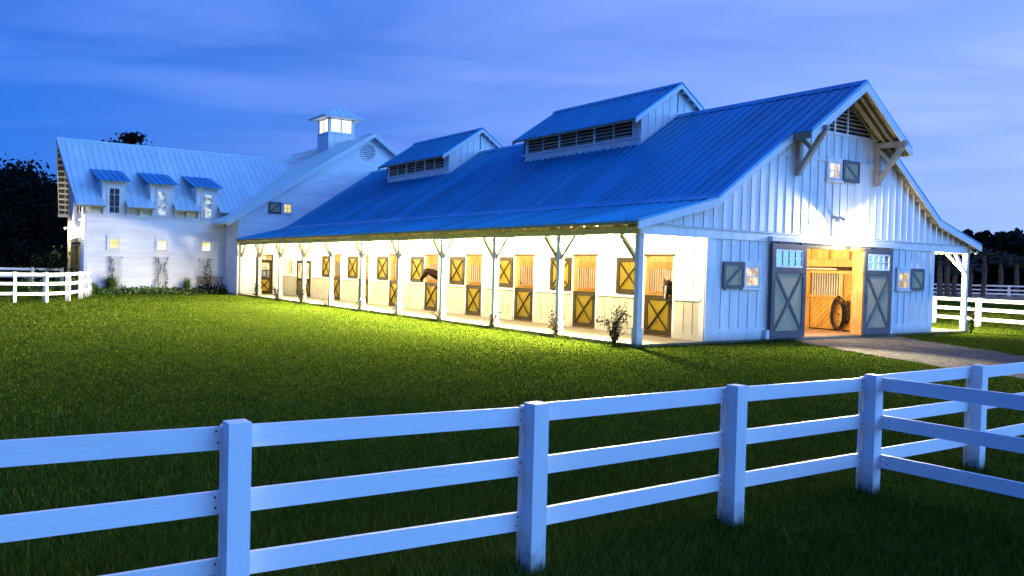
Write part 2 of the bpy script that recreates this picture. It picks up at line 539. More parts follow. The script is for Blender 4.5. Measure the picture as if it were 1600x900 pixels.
NB = 760000
r_ = np.exp(rng.uniform(np.log(4.0), np.log(62), NB))
az = YAW + rng.uniform(-.80, .80, NB)
gx = CAM.x + r_ * np.sin(az); gy = CAM.y + r_ * np.cos(az)
keep = ~in_drive(gx, gy) & ~((gx > -.08) & (gy > -.08) & (gx < 18.3)) & ~((gx > -8.6) & (gy > 39.4))
gx, gy, r_ = gx[keep], gy[keep], r_[keep]
n = len(gx)
patch = np.array([mnoise.noise(Vector((a * .35, b * .35, 0))) + .5 * mnoise.noise(Vector((a * 1.6, b * 1.6, 3))) + .55 * mnoise.noise(Vector((a * .11, b * .09, 7))) for a, b in zip(gx[::8], gy[::8])])
patch = np.repeat(patch, 8)[:n]; patch = np.pad(patch, (0, n - len(patch)))
h = rng.uniform(.022, .052, n) * (1 + .6 * patch) * np.clip(1.9 - r_ / 14, .72, 1.6)
wild = rng.uniform(0, 1, n) > .985
h = np.where(wild, h * 1.9, h)
w = np.maximum(.0026, r_ * .00040) * rng.uniform(.7, 1.3, n)
th = rng.uniform(0, 2 * PI, n); lean = rng.uniform(.1, .9, n) * h
la = rng.uniform(0, 2 * PI, n)
v = np.zeros((n, 3, 3))
v[:, 0] = np.stack([gx - w * np.cos(th), gy - w * np.sin(th), np.full(n, GZ)], 1)
v[:, 1] = np.stack([gx + w * np.cos(th), gy + w * np.sin(th), np.full(n, GZ)], 1)
v[:, 2] = np.stack([gx + lean * np.cos(la), gy + lean * np.sin(la), GZ + h], 1)
tint = np.clip(.47 + .45 * patch + rng.normal(0, .15, n), 0, 1)
grass = np_mesh('grass', v.reshape(-1, 3), np.arange(3 * n).reshape(-1, 3), blade_mat(), attr=np.repeat(tint, 3))
grass['kind'] = 'stuff'

# ------------------------------------------------------------------ horse barn
W, PX, BL, CX = 18.17, 2.75, 36.6, 9.085
RZ, KX, KZ, EX, EZ = 8.5, 2.85, 4.30, -.35, 3.45
SU = (RZ - KZ) / (CX - KX); SL = (KZ - EZ) / (KX - EX)
barn = thing('horse_barn', 'long white board and batten horse barn with blue metal roof and open porch', 'barn', (0, 0, GZ))


def roofz(x):
    a = x if x <= CX else 2 * CX - x
    return RZ - SU * (CX - a) if a >= KX else KZ - SL * (KX - a)


def bay_panel(p0, p1, y0, y1, name, m, parent, seam=True):
    """one standing-seam sheet between the (x,z) points p0 (low) and p1 (high)"""
    b = MB()
    t = .022
    d = Vector((p1[0] - p0[0], p1[1] - p0[1])).normalized(); nrm = (-d.y, d.x) if d.x > 0 else (d.y, -d.x)
    a0, a1 = p0, p1
    lo0 = (p0[0] - nrm[0] * t, p0[1] - nrm[1] * t); lo1 = (p1[0] - nrm[0] * t, p1[1] - nrm[1] * t)
    b.prism([a0, a1, lo1, lo0], 'y', y0 + .002, y1 - .002)
    if seam:
        s0 = (p0[0] + nrm[0] * .05, p0[1] + nrm[1] * .05); s1 = (p1[0] + nrm[0] * .05, p1[1] + nrm[1] * .05)
        b.prism([a0, a1, s1, s0], 'y', y0 - .017, y0 + .019)
    return b


def roof_sheets(p0, p1, ya, yb, wdt, name, m, parent, individual=True, y_list=None):
    n = max(1, round((yb - ya) / wdt)); w_ = (yb - ya) / n
    if not individual:
        b = MB()
        for i in range(n):
            c = bay_panel(p0, p1, ya + i * w_, ya + (i + 1) * w_, name, m, parent); b.add(c.v, c.f)
        o = b.build(name, m, parent); o['kind'] = 'stuff'; return o
    first = bay_panel(p0, p1, ya, ya + w_, name, m, parent).build(name, m, parent)
    for i in range(1, n):
        c = first.copy(); COL.objects.link(c); c.parent = parent; c.location = first.location + Vector((0, i * w_, 0))
    return first


# floor slab
MB().box(-.04, W + .04, -.03, BL, -.3, 0).build('slab', concrete, barn)
# roof sheets
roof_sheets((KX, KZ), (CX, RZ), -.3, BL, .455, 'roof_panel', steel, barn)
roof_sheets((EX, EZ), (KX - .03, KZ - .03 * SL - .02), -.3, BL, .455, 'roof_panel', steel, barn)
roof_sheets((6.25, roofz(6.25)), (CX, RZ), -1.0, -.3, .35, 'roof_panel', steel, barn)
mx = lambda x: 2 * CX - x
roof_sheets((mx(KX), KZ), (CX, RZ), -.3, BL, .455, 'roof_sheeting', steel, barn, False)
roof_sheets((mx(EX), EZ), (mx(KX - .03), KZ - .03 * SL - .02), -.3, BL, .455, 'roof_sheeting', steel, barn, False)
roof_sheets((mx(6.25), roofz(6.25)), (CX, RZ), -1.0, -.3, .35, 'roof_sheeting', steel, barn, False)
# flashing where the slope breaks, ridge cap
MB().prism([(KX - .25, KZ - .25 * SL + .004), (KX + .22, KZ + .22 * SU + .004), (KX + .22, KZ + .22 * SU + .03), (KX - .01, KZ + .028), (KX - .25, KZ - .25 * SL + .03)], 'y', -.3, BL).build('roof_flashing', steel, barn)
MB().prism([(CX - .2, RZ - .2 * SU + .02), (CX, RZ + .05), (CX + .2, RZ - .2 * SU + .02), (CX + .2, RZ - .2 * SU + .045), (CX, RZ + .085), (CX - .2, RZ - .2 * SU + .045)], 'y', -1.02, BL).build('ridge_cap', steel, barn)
# roof deck
for s in (1, -1):
    q = (lambda x: x) if s == 1 else mx
    for nm, x0, x1, y0, y1 in (('roof_deck', EX + .02, KX, -.28, BL), ('roof_deck', KX, CX, -.28, BL)):
        z0, z1 = (EZ + .02 * SL, KZ) if x1 == KX else (KZ, RZ)
        MB().prism([(q(x0), z0 - .024), (q(x1), z1 - .024), (q(x1), z1 - .10), (q(x0), z0 - .10)], 'y', y0, y1).build(nm, beamw, barn)
# deck boards under the prow
L0, L1 = 6.27, CX - .02
for s in (1, -1):
    q = (lambda x: x) if s == 1 else mx
    nb = 14
    for i in range(nb):
        xa = L0 + (L1 - L0) * i / nb; xb = L0 + (L1 - L0) * (i + 1) / nb - .012
        MB().prism([(q(xa), roofz(xa) - .026), (q(xb), roofz(xb) - .026), (q(xb), roofz(xb) - .075), (q(xa), roofz(xa) - .075)], 'y', -.97, -.285).build('deck_board', mat('deck_wood', (.34, .29, .17), .75, var=.1, bump=.2) if 'deck_wood' not in MATS else MATS['deck_wood'], barn)
    for yy in (-.40, -.66):
        MB().prism([(q(6.3), roofz(6.3) - .08), (q(CX - .03), roofz(CX - .03) - .08), (q(CX - .03), roofz(CX - .03) - .27), (q(6.3), roofz(6.3) - .27)], 'y', yy - .035, yy + .035).build('prow_rafter', beamw, barn)
    # barge boards: prow, then lower rake in two runs
    MB().prism([(q(6.22), roofz(6.22) - .026), (q(CX), RZ - .026), (q(CX), RZ - .30), (q(6.22), roofz(6.22) - .30)], 'y', -1.03, -.985).build('barge_board', trimw, barn)
    MB().prism([(q(6.23), roofz(6.23) - .026), (q(6.27), roofz(6.27) - .026), (q(6.27), roofz(6.27) - .24), (q(6.23), roofz(6.23) - .24)], 'y', -.985, -.29).build('eave_board', beamw, barn)
    MB().prism([(q(KX), KZ - .026), (q(6.26), roofz(6.26) - .026), (q(6.26), roofz(6.26) - .26), (q(KX), KZ - .27)], 'y', -.32, -.283).build('barge_board', trimw, barn)
    MB().prism([(q(EX), EZ - .026), (q(KX), KZ - .026), (q(KX), KZ - .27), (q(EX), EZ - .24)], 'y', -.32, -.283).build('barge_board', trimw, barn)
    for i in range(9):
        x = KX + .15 + i * .38
        cube('lookout', beamw, barn, q(x) - .035, q(x) + .035, -.28, -.02, roofz(x) - .26, roofz(x) - .11)
    for i in range(8):
        x = EX + .25 + i * .38
        cube('lookout', beamw, barn, q(x) - .035, q(x) + .035, -.28, -.09, roofz(x) - .23, roofz(x) - .105)

# ---- gable wall
CORE = .14


def top(x): return roofz(x) - .105


def gable_poly(x0, x1, zb):
    pts = [(x0, zb), (x1, zb), (x1, top(x1))]
    for k in (mx(KX), CX, KX):
        if x0 < k < x1: pts.append((k, top(k)))
    pts.append((x0, top(x0)))
    return pts


OPX0, OPX1, OPZ = 7.35, 10.86, 3.06
wallb = MB()
wallb.prism([p for p in gable_poly(-.0, W, 3.36)], 'y', 0, CORE)
wallb.box(PX, OPX0, 0, CORE, 0, 3.36); wallb.box(OPX1, W - PX, 0, CORE, 0, 3.36); wallb.box(OPX0, OPX1, 0, CORE, OPZ, 3.36)
wallb.build('wall', white, barn)
BW = .42


def boards(x_edges, zb, ztop, y_f, parent, m, name='siding_board', t=.02, batten=True, clip=None):
    """vertical boards proud of the wall, with a batten over every joint"""
    for a, b in zip(x_edges, x_edges[1:]):
        pts = [(a + .003, zb), (b - .003, zb), (b - .003, ztop(b - .003))]
        for k in (mx(KX), CX, KX):
            if a < k < b: pts.append((k, ztop(k)))
        pts.append((a + .003, ztop(a + .003)))
        if min(ztop(a), ztop(b)) - zb < .03 and max(ztop(a), ztop(b)) - zb < .06: continue
        MB().prism(pts, 'y', y_f - t, y_f - .001).build(name, m, parent)
    if batten:
        for x in x_edges:
            if ztop(x) - zb > .08:
                MB().prism([(x - .03, zb), (x + .03, zb), (x + .03, ztop(x + .03)), (x - .03, ztop(x - .03))], 'y', y_f - t - .024, y_f - t - .001).build('batten', m, parent)


def edges(x0, x1, phase=0.0, minw=.12):
    e = [x0]
    k = math.ceil((x0 + minw - phase) / BW)
    while phase + k * BW < x1 - minw: e.append(phase + k * BW); k += 1
    e.append(x1); return e


GE = edges(.02, W - .02, CX - .21)
boards([x for x in GE if True], 3.42, lambda x: min(top(x) - .01, 5.90), 0, barn, white)
boards([6.05] + [x for x in GE if 6.1 < x < 12.05] + [12.12], 6.02, lambda x: min(top(x) - .01, 6.84), 0, barn, white)
e2 = [x for x in GE if x <= 5.95] 
# lower courses, either side of the door
boards(edges(PX + .2, OPX0 - .16, CX - .21), .36, lambda x: 3.1, 0, barn, white)
boards(edges(OPX1 + .16, W - PX - .2, CX - .21), .36, lambda x: 3.1, 0, barn, white)
for x0, x1 in ((PX, OPX0), (OPX1, W - PX)):
    cube('skirt_board', white, barn, x0 - .03, x1, -.045, -.002, .02, .36)
cube('corner_board', white, barn, PX - .04, PX + .2, -.05, -.002, .36, 3.1)
cube('corner_board', white, barn, W - PX - .2, W - PX + .04, -.05, -.002, .36, 3.1)
MB().box(-.01, W + .01, -.07, -.003, 3.1, 3.37).build('band_beam', white, barn)
MB().prism([(-.12, 3.37), (-.005, 3.37), (-.005, 3.415), (-.12, 3.385)], 'x', -.02, W + .02).build('drip_cap', trimw, barn)
MB().box(5.62, 12.55, -.05, -.003, 5.90, 6.02).build('trim_band', white, barn)
# triangular louver
tz = 6.86
xl = CX - (RZ - .105 - tz) / SU
MB().box(xl + .0, mx(xl), -.05, -.003, 6.84, 6.95).build('trim_band', white, barn)
MB().prism([(xl + .18, 6.952), (mx(xl) - .18, 6.952), (CX, top(CX) - .05)], 'y', -.012, -.004).build('louver_back', black, barn)
zz = 7.02
while zz < top(CX) - .25:
    hw = (top(CX) - .02 - (zz + .13)) / SU
    MB().prism([(-.10, zz), (-.015, zz + .07), (-.015, zz + .09), (-.10, zz + .02)], 'x', CX - hw, CX + hw).build('louver_slat', louv, barn)
    zz += .135
cube('louver_mullion', white, barn, CX - .05 - .35, CX + .03 - .35, -.125, -.105, 6.95, top(CX - .35) - .04)
cube('louver_mullion', white, barn, CX - .05 + .37, CX + .03 + .37, -.125, -.105, 6.95, top(CX + .37) - .04)
for s in (1, -1):
    q = (lambda x: x) if s == 1 else mx
    MB().prism([(q(xl - .05), tz - .02), (q(xl + .2), tz + .02), (q(CX), top(CX) - .17), (q(CX), top(CX))], 'y', -.13, -.003).build('louver_frame', beamw, barn)


def small_window(parent, x0, x1, z0, z1, y, pane_m, nx=2, nz=2, frame=.05, trim=.1, tm=white):
    """sash window: trim boards > frame, panes, muntins, sill (windows set in a wall facing -y)"""
    w_ = MB()
    w_.box(x0 - trim, x0, y - .045, y, z0 - .02, z1 + trim); w_.box(x1, x1 + trim, y - .045, y, z0 - .02, z1 + trim)
    w_.box(x0 - trim - .02, x1 + trim + .02, y - .055, y, z1 + trim, z1 + trim + .05)
    w_.box(x0, x1, y - .045, y, z1, z1 + trim)
    w = w_.build('window', tm, parent)
    f = MB()
    f.box(x0, x0 + frame, y - .035, y - .002, z0, z1); f.box(x1 - frame, x1, y - .035, y - .002, z0, z1)
    f.box(x0 + frame, x1 - frame, y - .035, y - .002, z0, z0 + frame); f.box(x0 + frame, x1 - frame, y - .035, y - .002, z1 - frame, z1)
    f.build('sash', tm, w)
    ax, bx, az_, bz = x0 + frame, x1 - frame, z0 + frame, z1 - frame
    for i in range(nx):
        for j in range(nz):
            cube('pane', pane_m, w, ax + (bx - ax) * i / nx + .001, ax + (bx - ax) * (i + 1) / nx - .001, y - .018, y - .006, az_ + (bz - az_) * j / nz + .001, az_ + (bz - az_) * (j + 1) / nz - .001)
    m_ = MB()
    for i in range(1, nx): xx = ax + (bx - ax) * i / nx; m_.box(xx - .012, xx + .012, y - .03, y - .0185, az_, bz)
    for j in range(1, nz): z_ = az_ + (bz - az_) * j / nz; m_.box(ax, bx, y - .0315, y - .0186, z_ - .012, z_ + .012)
    m_.build('muntin', tm, w)
    MB().box(x0 - trim - .03, x1 + trim + .03, y - .075, y - .001, z0 - .09, z0 - .021).build('sill', tm, w)
    return w


def tongue_panel(x0, x1, y0, y1, z0, z1, bw):
    b = MB(); n = max(2, round((x1 - x0) / bw)); w_ = (x1 - x0) / n
    for i in range(n): b.box(x0 + i * w_ + .005, x0 + (i + 1) * w_ - .005, y0, y1, z0, z1)
    b.box(x0, x1, y0 + .009, y1 + .004, z0, z1)
    return b


def shutter(parent, x0, x1, z0, z1, y, rising=True):
    f = .11
    fr = MB().box(x0, x0 + f, y - .07, y - .03, z0, z1).box(x1 - f, x1, y - .07, y - .03, z0, z1)
    fr.box(x0 + f, x1 - f, y - .068, y - .03, z0, z0 + f).box(x0 + f, x1 - f, y - .068, y - .03, z1 - f, z1)
    o = fr.build('shutter', navy, parent)
    tongue_panel(x0 + f, x1 - f, y - .052, y - .034, z0 + f, z1 - f, .09).build('panel', panelg, o)
    a, b = ((x0 + f, z0 + f), (x1 - f, z1 - f)) if rising else ((x0 + f, z1 - f), (x1 - f, z0 + f))
    MB().beam((a[0], y - .062, a[1]), (b[0], y - .062, b[1]), .014, .085, (0, 0, 1)).build('brace', navy, o)
    MB().box(x0 + .08, x0 + .11, y - .06, y - .04, z0 - .07, z0).build('latch', iron, o)
    return o


YF = -.046
small_window(barn, 4.42, 5.10, 1.66, 2.30, YF, litwarm); shutter(barn, 3.40, 4.36, 1.60, 2.42, YF, True)
small_window(barn, 12.96, 13.64, 1.66, 2.30, YF, litwarm); shutter(barn, 13.72, 14.68, 1.60, 2.42, YF, False)
small_window(barn, 8.52, 9.20, 5.34, 5.92, YF, litwarm); shutter(barn, 9.28, 10.24, 5.30, 6.04, YF - .012, False)


def sliding_door(x0, x1):
    y0, y1 = -.20, -.13
    f = .17
    b = MB().box(x0, x0 + f, y0, y1, .03, 3.06).box(x1 - f, x1, y0, y1, .03, 3.06)
    for za, zb in ((.03, .27), (2.12, 2.30), (2.88, 3.06)): b.box(x0 + f, x1 - f, y0, y1, za, zb)
    d = b.build('sliding_door', navy, barn)
    tongue_panel(x0 + f, x1 - f, y0 + .03, y1 - .01, .27, 2.12, .1).build('panel', panelg, d)
    ax, bx, az_, bz = x0 + f, x1 - f, .27, 2.12
    MB().beam((ax + .03, y0 + .014, az_ + .03), (bx - .03, y0 + .014, bz - .03), .026, .10).build('cross_brace', navy, d)
    MB().beam((ax + .03, y0 + .016, bz - .03), (bx - .03, y0 + .016, az_ + .03), .024, .10).build('cross_brace', navy, d)
    fr = MB().box(ax, ax + .05, y0 + .008, y1, 2.30, 2.88).box(bx - .05, bx, y0 + .008, y1, 2.30, 2.88).box(ax + .05, bx - .05, y0 + .008, y1, 2.30, 2.35).box(ax + .05, bx - .05, y0 + .008, y1, 2.83, 2.88)
    for i in range(1, 4): xx = ax + .05 + (bx - ax - .1) * i / 4; fr.box(xx - .012, xx + .012, y0 + .012, y0 + .034, 2.35, 2.83)
    fr.box(ax + .05, bx - .05, y0 + .0125, y0 + .0335, 2.578, 2.602)
    fr.build('window_frame', white, d)
    for i in range(4):
        for j in range(2):
            pw, ph = (bx - ax - .1) / 4, .24
            cube('pane', glassd, d, ax + .05 + i * pw + .002, ax + .05 + (i + 1) * pw - .002, y0 + .036, y0 + .044, 2.35 + j * ph + .002, 2.35 + (j + 1) * ph - .002)
    hx = x1 - .10 if x1 < CX else x0 + .10
    MB().tube([(hx, y0 - .001, 1.15), (hx, y0 - .05, 1.17), (hx, y0 - .05, 1.38), (hx, y0 - .001, 1.40)], .012, 6).build('handle', iron, d)
    cube('stay_roller', trimw, barn, (x0 - .16 if x1 < CX else x1 + .02), (x0 - .02 if x1 < CX else x1 + .16), -.18, -.05, .02, .30)
    for xx in (x0 + .3, x1 - .3): MB().tube([(xx, -.165, 3.06), (xx, -.165, 3.12)], .05, 8).build('roller', iron, d)


sliding_door(5.57, 7.31); sliding_door(10.62, 12.34)
MB().box(5.5, 12.6, -.23, -.071, 3.12, 3.27).build('door_track', trimw, barn)
for x0, x1 in ((OPX0 - .001, OPX0 + .1), (OPX1 - .1, OPX1 + .001)):
    cube('door_jamb', woodl, barn, x0, x1, -.04, CORE + .002, .001, OPZ)
cube('door_jamb', woodl, barn, OPX0 + .1, OPX1 - .1, -.04, CORE + .002, OPZ - .1, OPZ - .001)

# gable brackets
for x in (6.84, 11.33):
    b = MB().box(x - .09, x + .09, -.20, -.046, 5.30, 6.62)
    o = b.build('gable_bracket', mat('bracket_grey', (.40, .38, .33), .7, var=.08, bump=.2) if 'bracket_grey' not in MATS else MATS['bracket_grey'], barn)
    bm_ = MATS['bracket_grey']
    MB().box(x - .085, x + .085, -1.16, -.03, 6.62, 6.80).build('arm', bm_, o)
    MB().beam((x, -.16, 5.46), (x, -1.02, 6.62), .15, .15, (1, 0, 0)).build('strut', bm_, o)
    MB().beam((x, -.12, 6.58), (x, -.64, 6.06), .12, .13, (1, 0, 0)).build('strut', bm_, o)

# ---- porch posts, beams, rafters
def porch_post(y, xo, dirx):
    x0, x1 = (xo, xo + .17) if dirx > 0 else (xo - .17, xo)
    y0 = max(0.0, y - .085); y1 = y0 + .17
    b = MB().box(x0, x1, y0, y1, .001, 3.1).box(x0 - .025, x1 + .025, y0 - .025, y1 + .025, .002, .46).box(x0 - .02, x1 + .02, y0 - .02, y1 + .02, 3.0, 3.05)
    return b, (x0 + x1) / 2, (y0 + y1) / 2


for side in (1, -1):
    xo = 0.0 if side > 0 else W
    for i in range(11 if side > 0 else 10):
        y = i * 3.66 if i < 10 else BL - .10
        b, xc, yc = porch_post(y, xo, side)
        p = b.build('porch_post', postw, barn)
        for s in (-1, 1):
            if (i == 0 and s < 0) or (i == 10 and s > 0): continue
            MB().beam((xc, yc + s * .06, 2.36), (xc, yc + s * .78, 3.10), .09, .11, (1, 0, 0)).build('knee_brace', beamw if side > 0 else postw, p)
        if side < 0 and i == 0:
            MB().beam((xc - .06, .085, 2.32), (xc - .84, .085, 3.09), .10, .13, (0, 1, 0)).build('knee_brace', postw, p)
    a, b_ = (.005, .19) if side > 0 else (W - .19, W - .005)
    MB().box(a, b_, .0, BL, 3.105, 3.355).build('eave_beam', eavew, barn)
    for i in range(60):
        y = .22 + i * .61
        q = (lambda x: x) if side > 0 else mx
        xa, xb = -.26, PX
        za, zb = roofz(xa) - .105, roofz(xb) - .105
        MB().prism([(q(xa), za), (q(xb), zb), (q(xb), zb - .13), (q(.1), roofz(.1) - .24), (q(xa), za - .10)], 'y', y - .022, y + .022).build('rafter', beamw, barn)
    q = (lambda x: x) if side > 0 else mx
    MB().prism([(q(EX + .0), EZ - .03), (q(EX + .03), EZ - .03), (q(EX + .03), EZ - .075), (q(EX), EZ - .075)], 'y', -.28, BL).build('eave_fascia', beamw, barn)

# ---- stall wall along the porch
DC = [1.95 + 3.66 * k for k in range(8)]
DH, DTOP = .62, 2.55
sw = MB()
ysegs = []
y = CORE
for c in DC:
    ysegs.append((y, c - DH)); y = c + DH
ysegs.append((y, BL))
for a, b in ysegs: sw.box(PX, PX + .14, a, b, 0, 4.1)
for c in DC: sw.box(PX, PX + .14, c - DH, c + DH, DTOP, 4.1)
sw.build('stall_wall', white, barn)
DD = (31.45, 33.65)
for a, b in ysegs:
    cuts = [(a, b)]
    if a < DD[0] < b: cuts = [(a, DD[0] - .08), (DD[1] + .08, b)]
    for a_, b_ in cuts:
        if b_ - a_ < .2: continue
        aa, bb = (a_ + .1 if a_ > .3 else a_), (b_ - .1 if b_ < BL - .1 else b_)
        n = max(1, round((bb - aa) / .36)); w_ = (bb - aa) / n
        for i in range(n):
            cube('wainscot_board', cream, barn, PX - .025, PX - .001, aa + i * w_ + .004, aa + (i + 1) * w_ - .004, .005, 1.19)
        for i in range(1, n):
            cube('batten', cream, barn, PX - .042, PX - .0255, aa + i * w_ - .025, aa + i * w_ + .025, .20, 1.19)
        cube('skirt_board', cream, barn, PX - .05, PX - .0255, aa, bb, .003, .2)
        cube('chair_rail', white, barn, PX - .075, PX - .001, aa - .0, bb + .0, 1.19, 1.265)
        for i in range(n):
            cube('siding_board', white, barn, PX - .018, PX - .001, aa + i * w_ + .003, aa + (i + 1) * w_ - .003, 1.266, 4.05)
            cube('batten', white, barn, PX - .038, PX - .0185, aa + i * w_ - .025, aa + i * w_ + .025, 1.266, 4.05)
cube('corner_board', white, barn, PX - .052, PX - .002, .0, .2, .01, 3.1)


# ---- dutch doors
def cross_panel(name, y0, y1, z0, z1, x, parent, m, pm, f=.15):
    b = MB().box(x - .055, x, y0, y0 + f, z0, z1).box(x - .055, x, y1 - f, y1, z0, z1)
    b.box(x - .053, x, y0 + f, y1 - f, z0, z0 + f).box(x - .053, x, y0 + f, y1 - f, z1 - f, z1)
    d = b.build(name, m, parent)
    p = MB(); n = 8; a, c = y0 + f, y1 - f; w_ = (c - a) / n
    for i in range(n): p.box(x - .032, x - .012, a + i * w_ + .004, a + (i + 1) * w_ - .004, z0 + f, z1 - f)
    p.box(x - .024, x - .008, a, c, z0 + f, z1 - f)
    p.build('panel', pm, d)
    MB().beam((x - .042, a, z0 + f), (x - .042, c, z1 - f), .02, .085, (1, 0, 0)).build('cross_brace', m, d)
    MB().beam((x - .044, a, z1 - f), (x - .044, c, z0 + f), .02, .085, (1, 0, 0)).build('cross_brace', m, d)
    return d


c0 = DC[0]
low = cross_panel('lower_stall_door', c0 - DH + .02, c0 + DH - .02, .05, 1.30, PX + .02, barn, stile, panelm)
MB().box(PX - .075, PX - .036, c0 - DH + .05, c0 - DH + .13, 1.12, 1.18).tube([(PX - .07, c0 - DH + .09, 1.0), (PX - .07, c0 - DH + .09, 1.15)], .01, 5).build('latch', iron, low)
upd = cross_panel('upper_stall_door', c0 + DH + .08, c0 + DH + 1.30, 1.30, 2.50, PX - .045, barn, stile, panelm)
fr = MB().box(PX - .05, PX + .145, c0 - DH - .04, c0 + DH + .04, DTOP - .0, DTOP + .07)
fr = fr.build('stall_door_frame', stile, barn)
MB().box(PX - .03, PX - .002, c0 - DH - .12, c0 - DH - .001, .01, DTOP - .002).box(PX - .03, PX - .002, c0 + DH + .001, c0 + DH + .075, .01, DTOP - .002).build('casing', white, fr)
MB().box(PX - .01, PX + .145, c0 + DH - .03, c0 + DH - .001, .03, DTOP - .002).box(PX - .01, PX + .145, c0 - DH + .001, c0 - DH + .03, .03, DTOP - .002).build('jamb', woodl, fr)
chs = {o: kids(o) for o in (low, upd, fr)}
for k in range(1, 8):
    for o in (low, upd, fr): copy_tree(o, barn, (0, 3.66 * k, 0), chs[o])
# double door further along
for s in (0, 1):
    y0 = DD[0] + s * 1.1; y1 = y0 + 1.1
    b = MB().box(PX - .07, PX - .02, y0 + .005, y0 + .14, .02, 2.2).box(PX - .07, PX - .02, y1 - .14, y1 - .005, .02, 2.2)
    for za, zb in ((.02, .22), (.95, 1.1), (2.05, 2.2)): b.box(PX - .068, PX - .02, y0 + .14, y1 - .14, za, zb)
    d = b.build('barn_door', stile, barn)
    cube('pane', litwarm, d, PX - .045, PX - .03, y0 + .14, y1 - .14, 1.1, 2.05)
    cube('panel', panelm, d, PX - .045, PX - .03, y0 + .14, y1 - .14, .22, .95)
    MB().beam((PX - .056, y0 + .14, .22), (PX - .056, y1 - .14, .95), .02, .08, (1, 0, 0)).build('cross_brace', stile, d)
    MB().beam((PX - .058, y0 + .14, .95), (PX - .058, y1 - .14, .22), .02, .08, (1, 0, 0)).build('cross_brace', stile, d)
fr2 = MB().box(PX - .04, PX - .002, 34.5, 34.58, 1.35, 2.3).box(PX - .04, PX - .002, 35.3, 35.38, 1.35, 2.3).box(PX - .04, PX - .002, 34.58, 35.3, 2.22, 2.3).box(PX - .04, PX - .002, 34.58, 35.3, 1.35, 1.43).build('porch_window', cream, barn)
cube('pane', litwarm, fr2, PX - .03, PX - .0185 - .002, 34.58, 35.3, 1.43, 2.22)

# ---- roof monitors
MZ = 9.82
for (Y0, Y1) in ((7.55, 15.6), (22.65, 30.2)):
    MX, ME = 7.07, 6.55
    me_z = lambda x: MZ - SU * (CX - x)
    mon = MB().box(MX, MX + .12, Y0, Y1, roofz(MX) - .1, me_z(MX) - .1).build('roof_monitor', white, barn)
    MB().box(mx(MX) - .12, mx(MX), Y0, Y1, roofz(MX) - .1, me_z(MX) - .1).build('back_wall', white, mon)
    for s in (1, -1):
        q = (lambda x: x) if s > 0 else mx
        roof_sheets((q(ME), me_z(ME)), (CX, MZ), Y0 - .25, Y1 + .25, .45, 'roof_panel', steel, mon, s > 0)
        MB().prism([(q(ME + .02), me_z(ME + .02) - .025), (CX, MZ - .025), (CX, MZ - .11), (q(ME + .02), me_z(ME + .02) - .11)], 'y', Y0 - .22, Y1 + .22).build('roof_deck', beamw, mon)
        for yy in (Y0 - .25, Y1 + .215):
            MB().prism([(q(ME), me_z(ME) - .024), (CX, MZ - .024), (CX, MZ - .20), (q(ME), me_z(ME) - .20)], 'y', yy, yy + .035).build('barge_board', trimw, mon)
        for i in range(6):
            x = MX + .15 + i * .33
            cube('lookout', trimw, mon, q(x) - .03, q(x) + .03, Y0 - .21, Y0 - .03, me_z(x) - .24, me_z(x) - .112)
        # end wall
        for k in range(5):
            xa = MX + .004 + k * .403; xb = min(MX + (k + 1) * .403, CX) - .004
            MB().prism([(q(xa), roofz(xa) - .05), (q(xb), roofz(xb) - .05), (q(xb), me_z(xb) - .112), (q(xa), me_z(xa) - .112)], 'y', Y0 - .012, Y0 + .1).build('siding_board', white, mon)
            MB().prism([(q(xb) - .025, roofz(xb) - .08), (q(xb) + .025, roofz(xb) - .05), (q(xb) + .025, me_z(xb) - .125), (q(xb) - .025, me_z(xb) - .125)], 'y', Y0 - .03, Y0 - .0125).build('batten', white, mon)
        MB().prism([(q(MX), roofz(MX) - .05), (q(CX), roofz(CX) - .05), (q(CX), me_z(CX) - .12), (q(MX), me_z(MX) - .12)], 'y', Y1 - .1, Y1).build('end_wall', white, mon)
        MB().prism([(q(MX - .02), roofz(MX - .02) + .004), (q(CX), RZ + .05), (q(CX), RZ + .16), (q(MX - .02), roofz(MX - .02) + .11)], 'y', Y0 - .045, Y0 - .031).build('skirt_board', trimw, mon)
    MB().prism([(CX - .16, MZ - .16 * SU + .02), (CX, MZ + .045), (CX + .16, MZ - .16 * SU + .02), (CX + .16, MZ - .16 * SU + .04), (CX, MZ + .075), (CX - .16, MZ - .16 * SU + .04)], 'y', Y0 - .26, Y1 + .26).build('ridge_cap', steel, mon)
    # louvers in three pairs
    x = MX
    ya, yb = Y0 + .38, Y1 - .38
    za, zb = roofz(MX) + .36, me_z(MX) - .20
    cube('louver_back', black, mon, x - .012, x - .002, ya, yb, za, zb)
    cube('head_board', trimw, mon, x - .05, x - .002, Y0 - .01, Y1 + .01, zb, zb + .09)
    cube('sill_board', trimw, mon, x - .07, x - .002, Y0 - .01, Y1 + .01, za - .09, za)
    pitch = (yb - ya) / 6
    for k in range(7):
        wd = .14 if k in (0, 2, 4, 6) else .06
        cube('mullion', trimw, mon, x - .055, x - .0125, ya + k * pitch - wd / 2, ya + k * pitch + wd / 2, za, zb)
    for k in range(6):
        for j in range(5):
            z = za + .02 + j * (zb - za - .02) / 5
            MB().prism([(x - .048, z), (x - .014, z + .055), (x - .014, z + .075), (x - .048, z + .02)], 'y', ya + k * pitch + .03, ya + (k + 1) * pitch - .03).build('louver_slat', louv, mon)

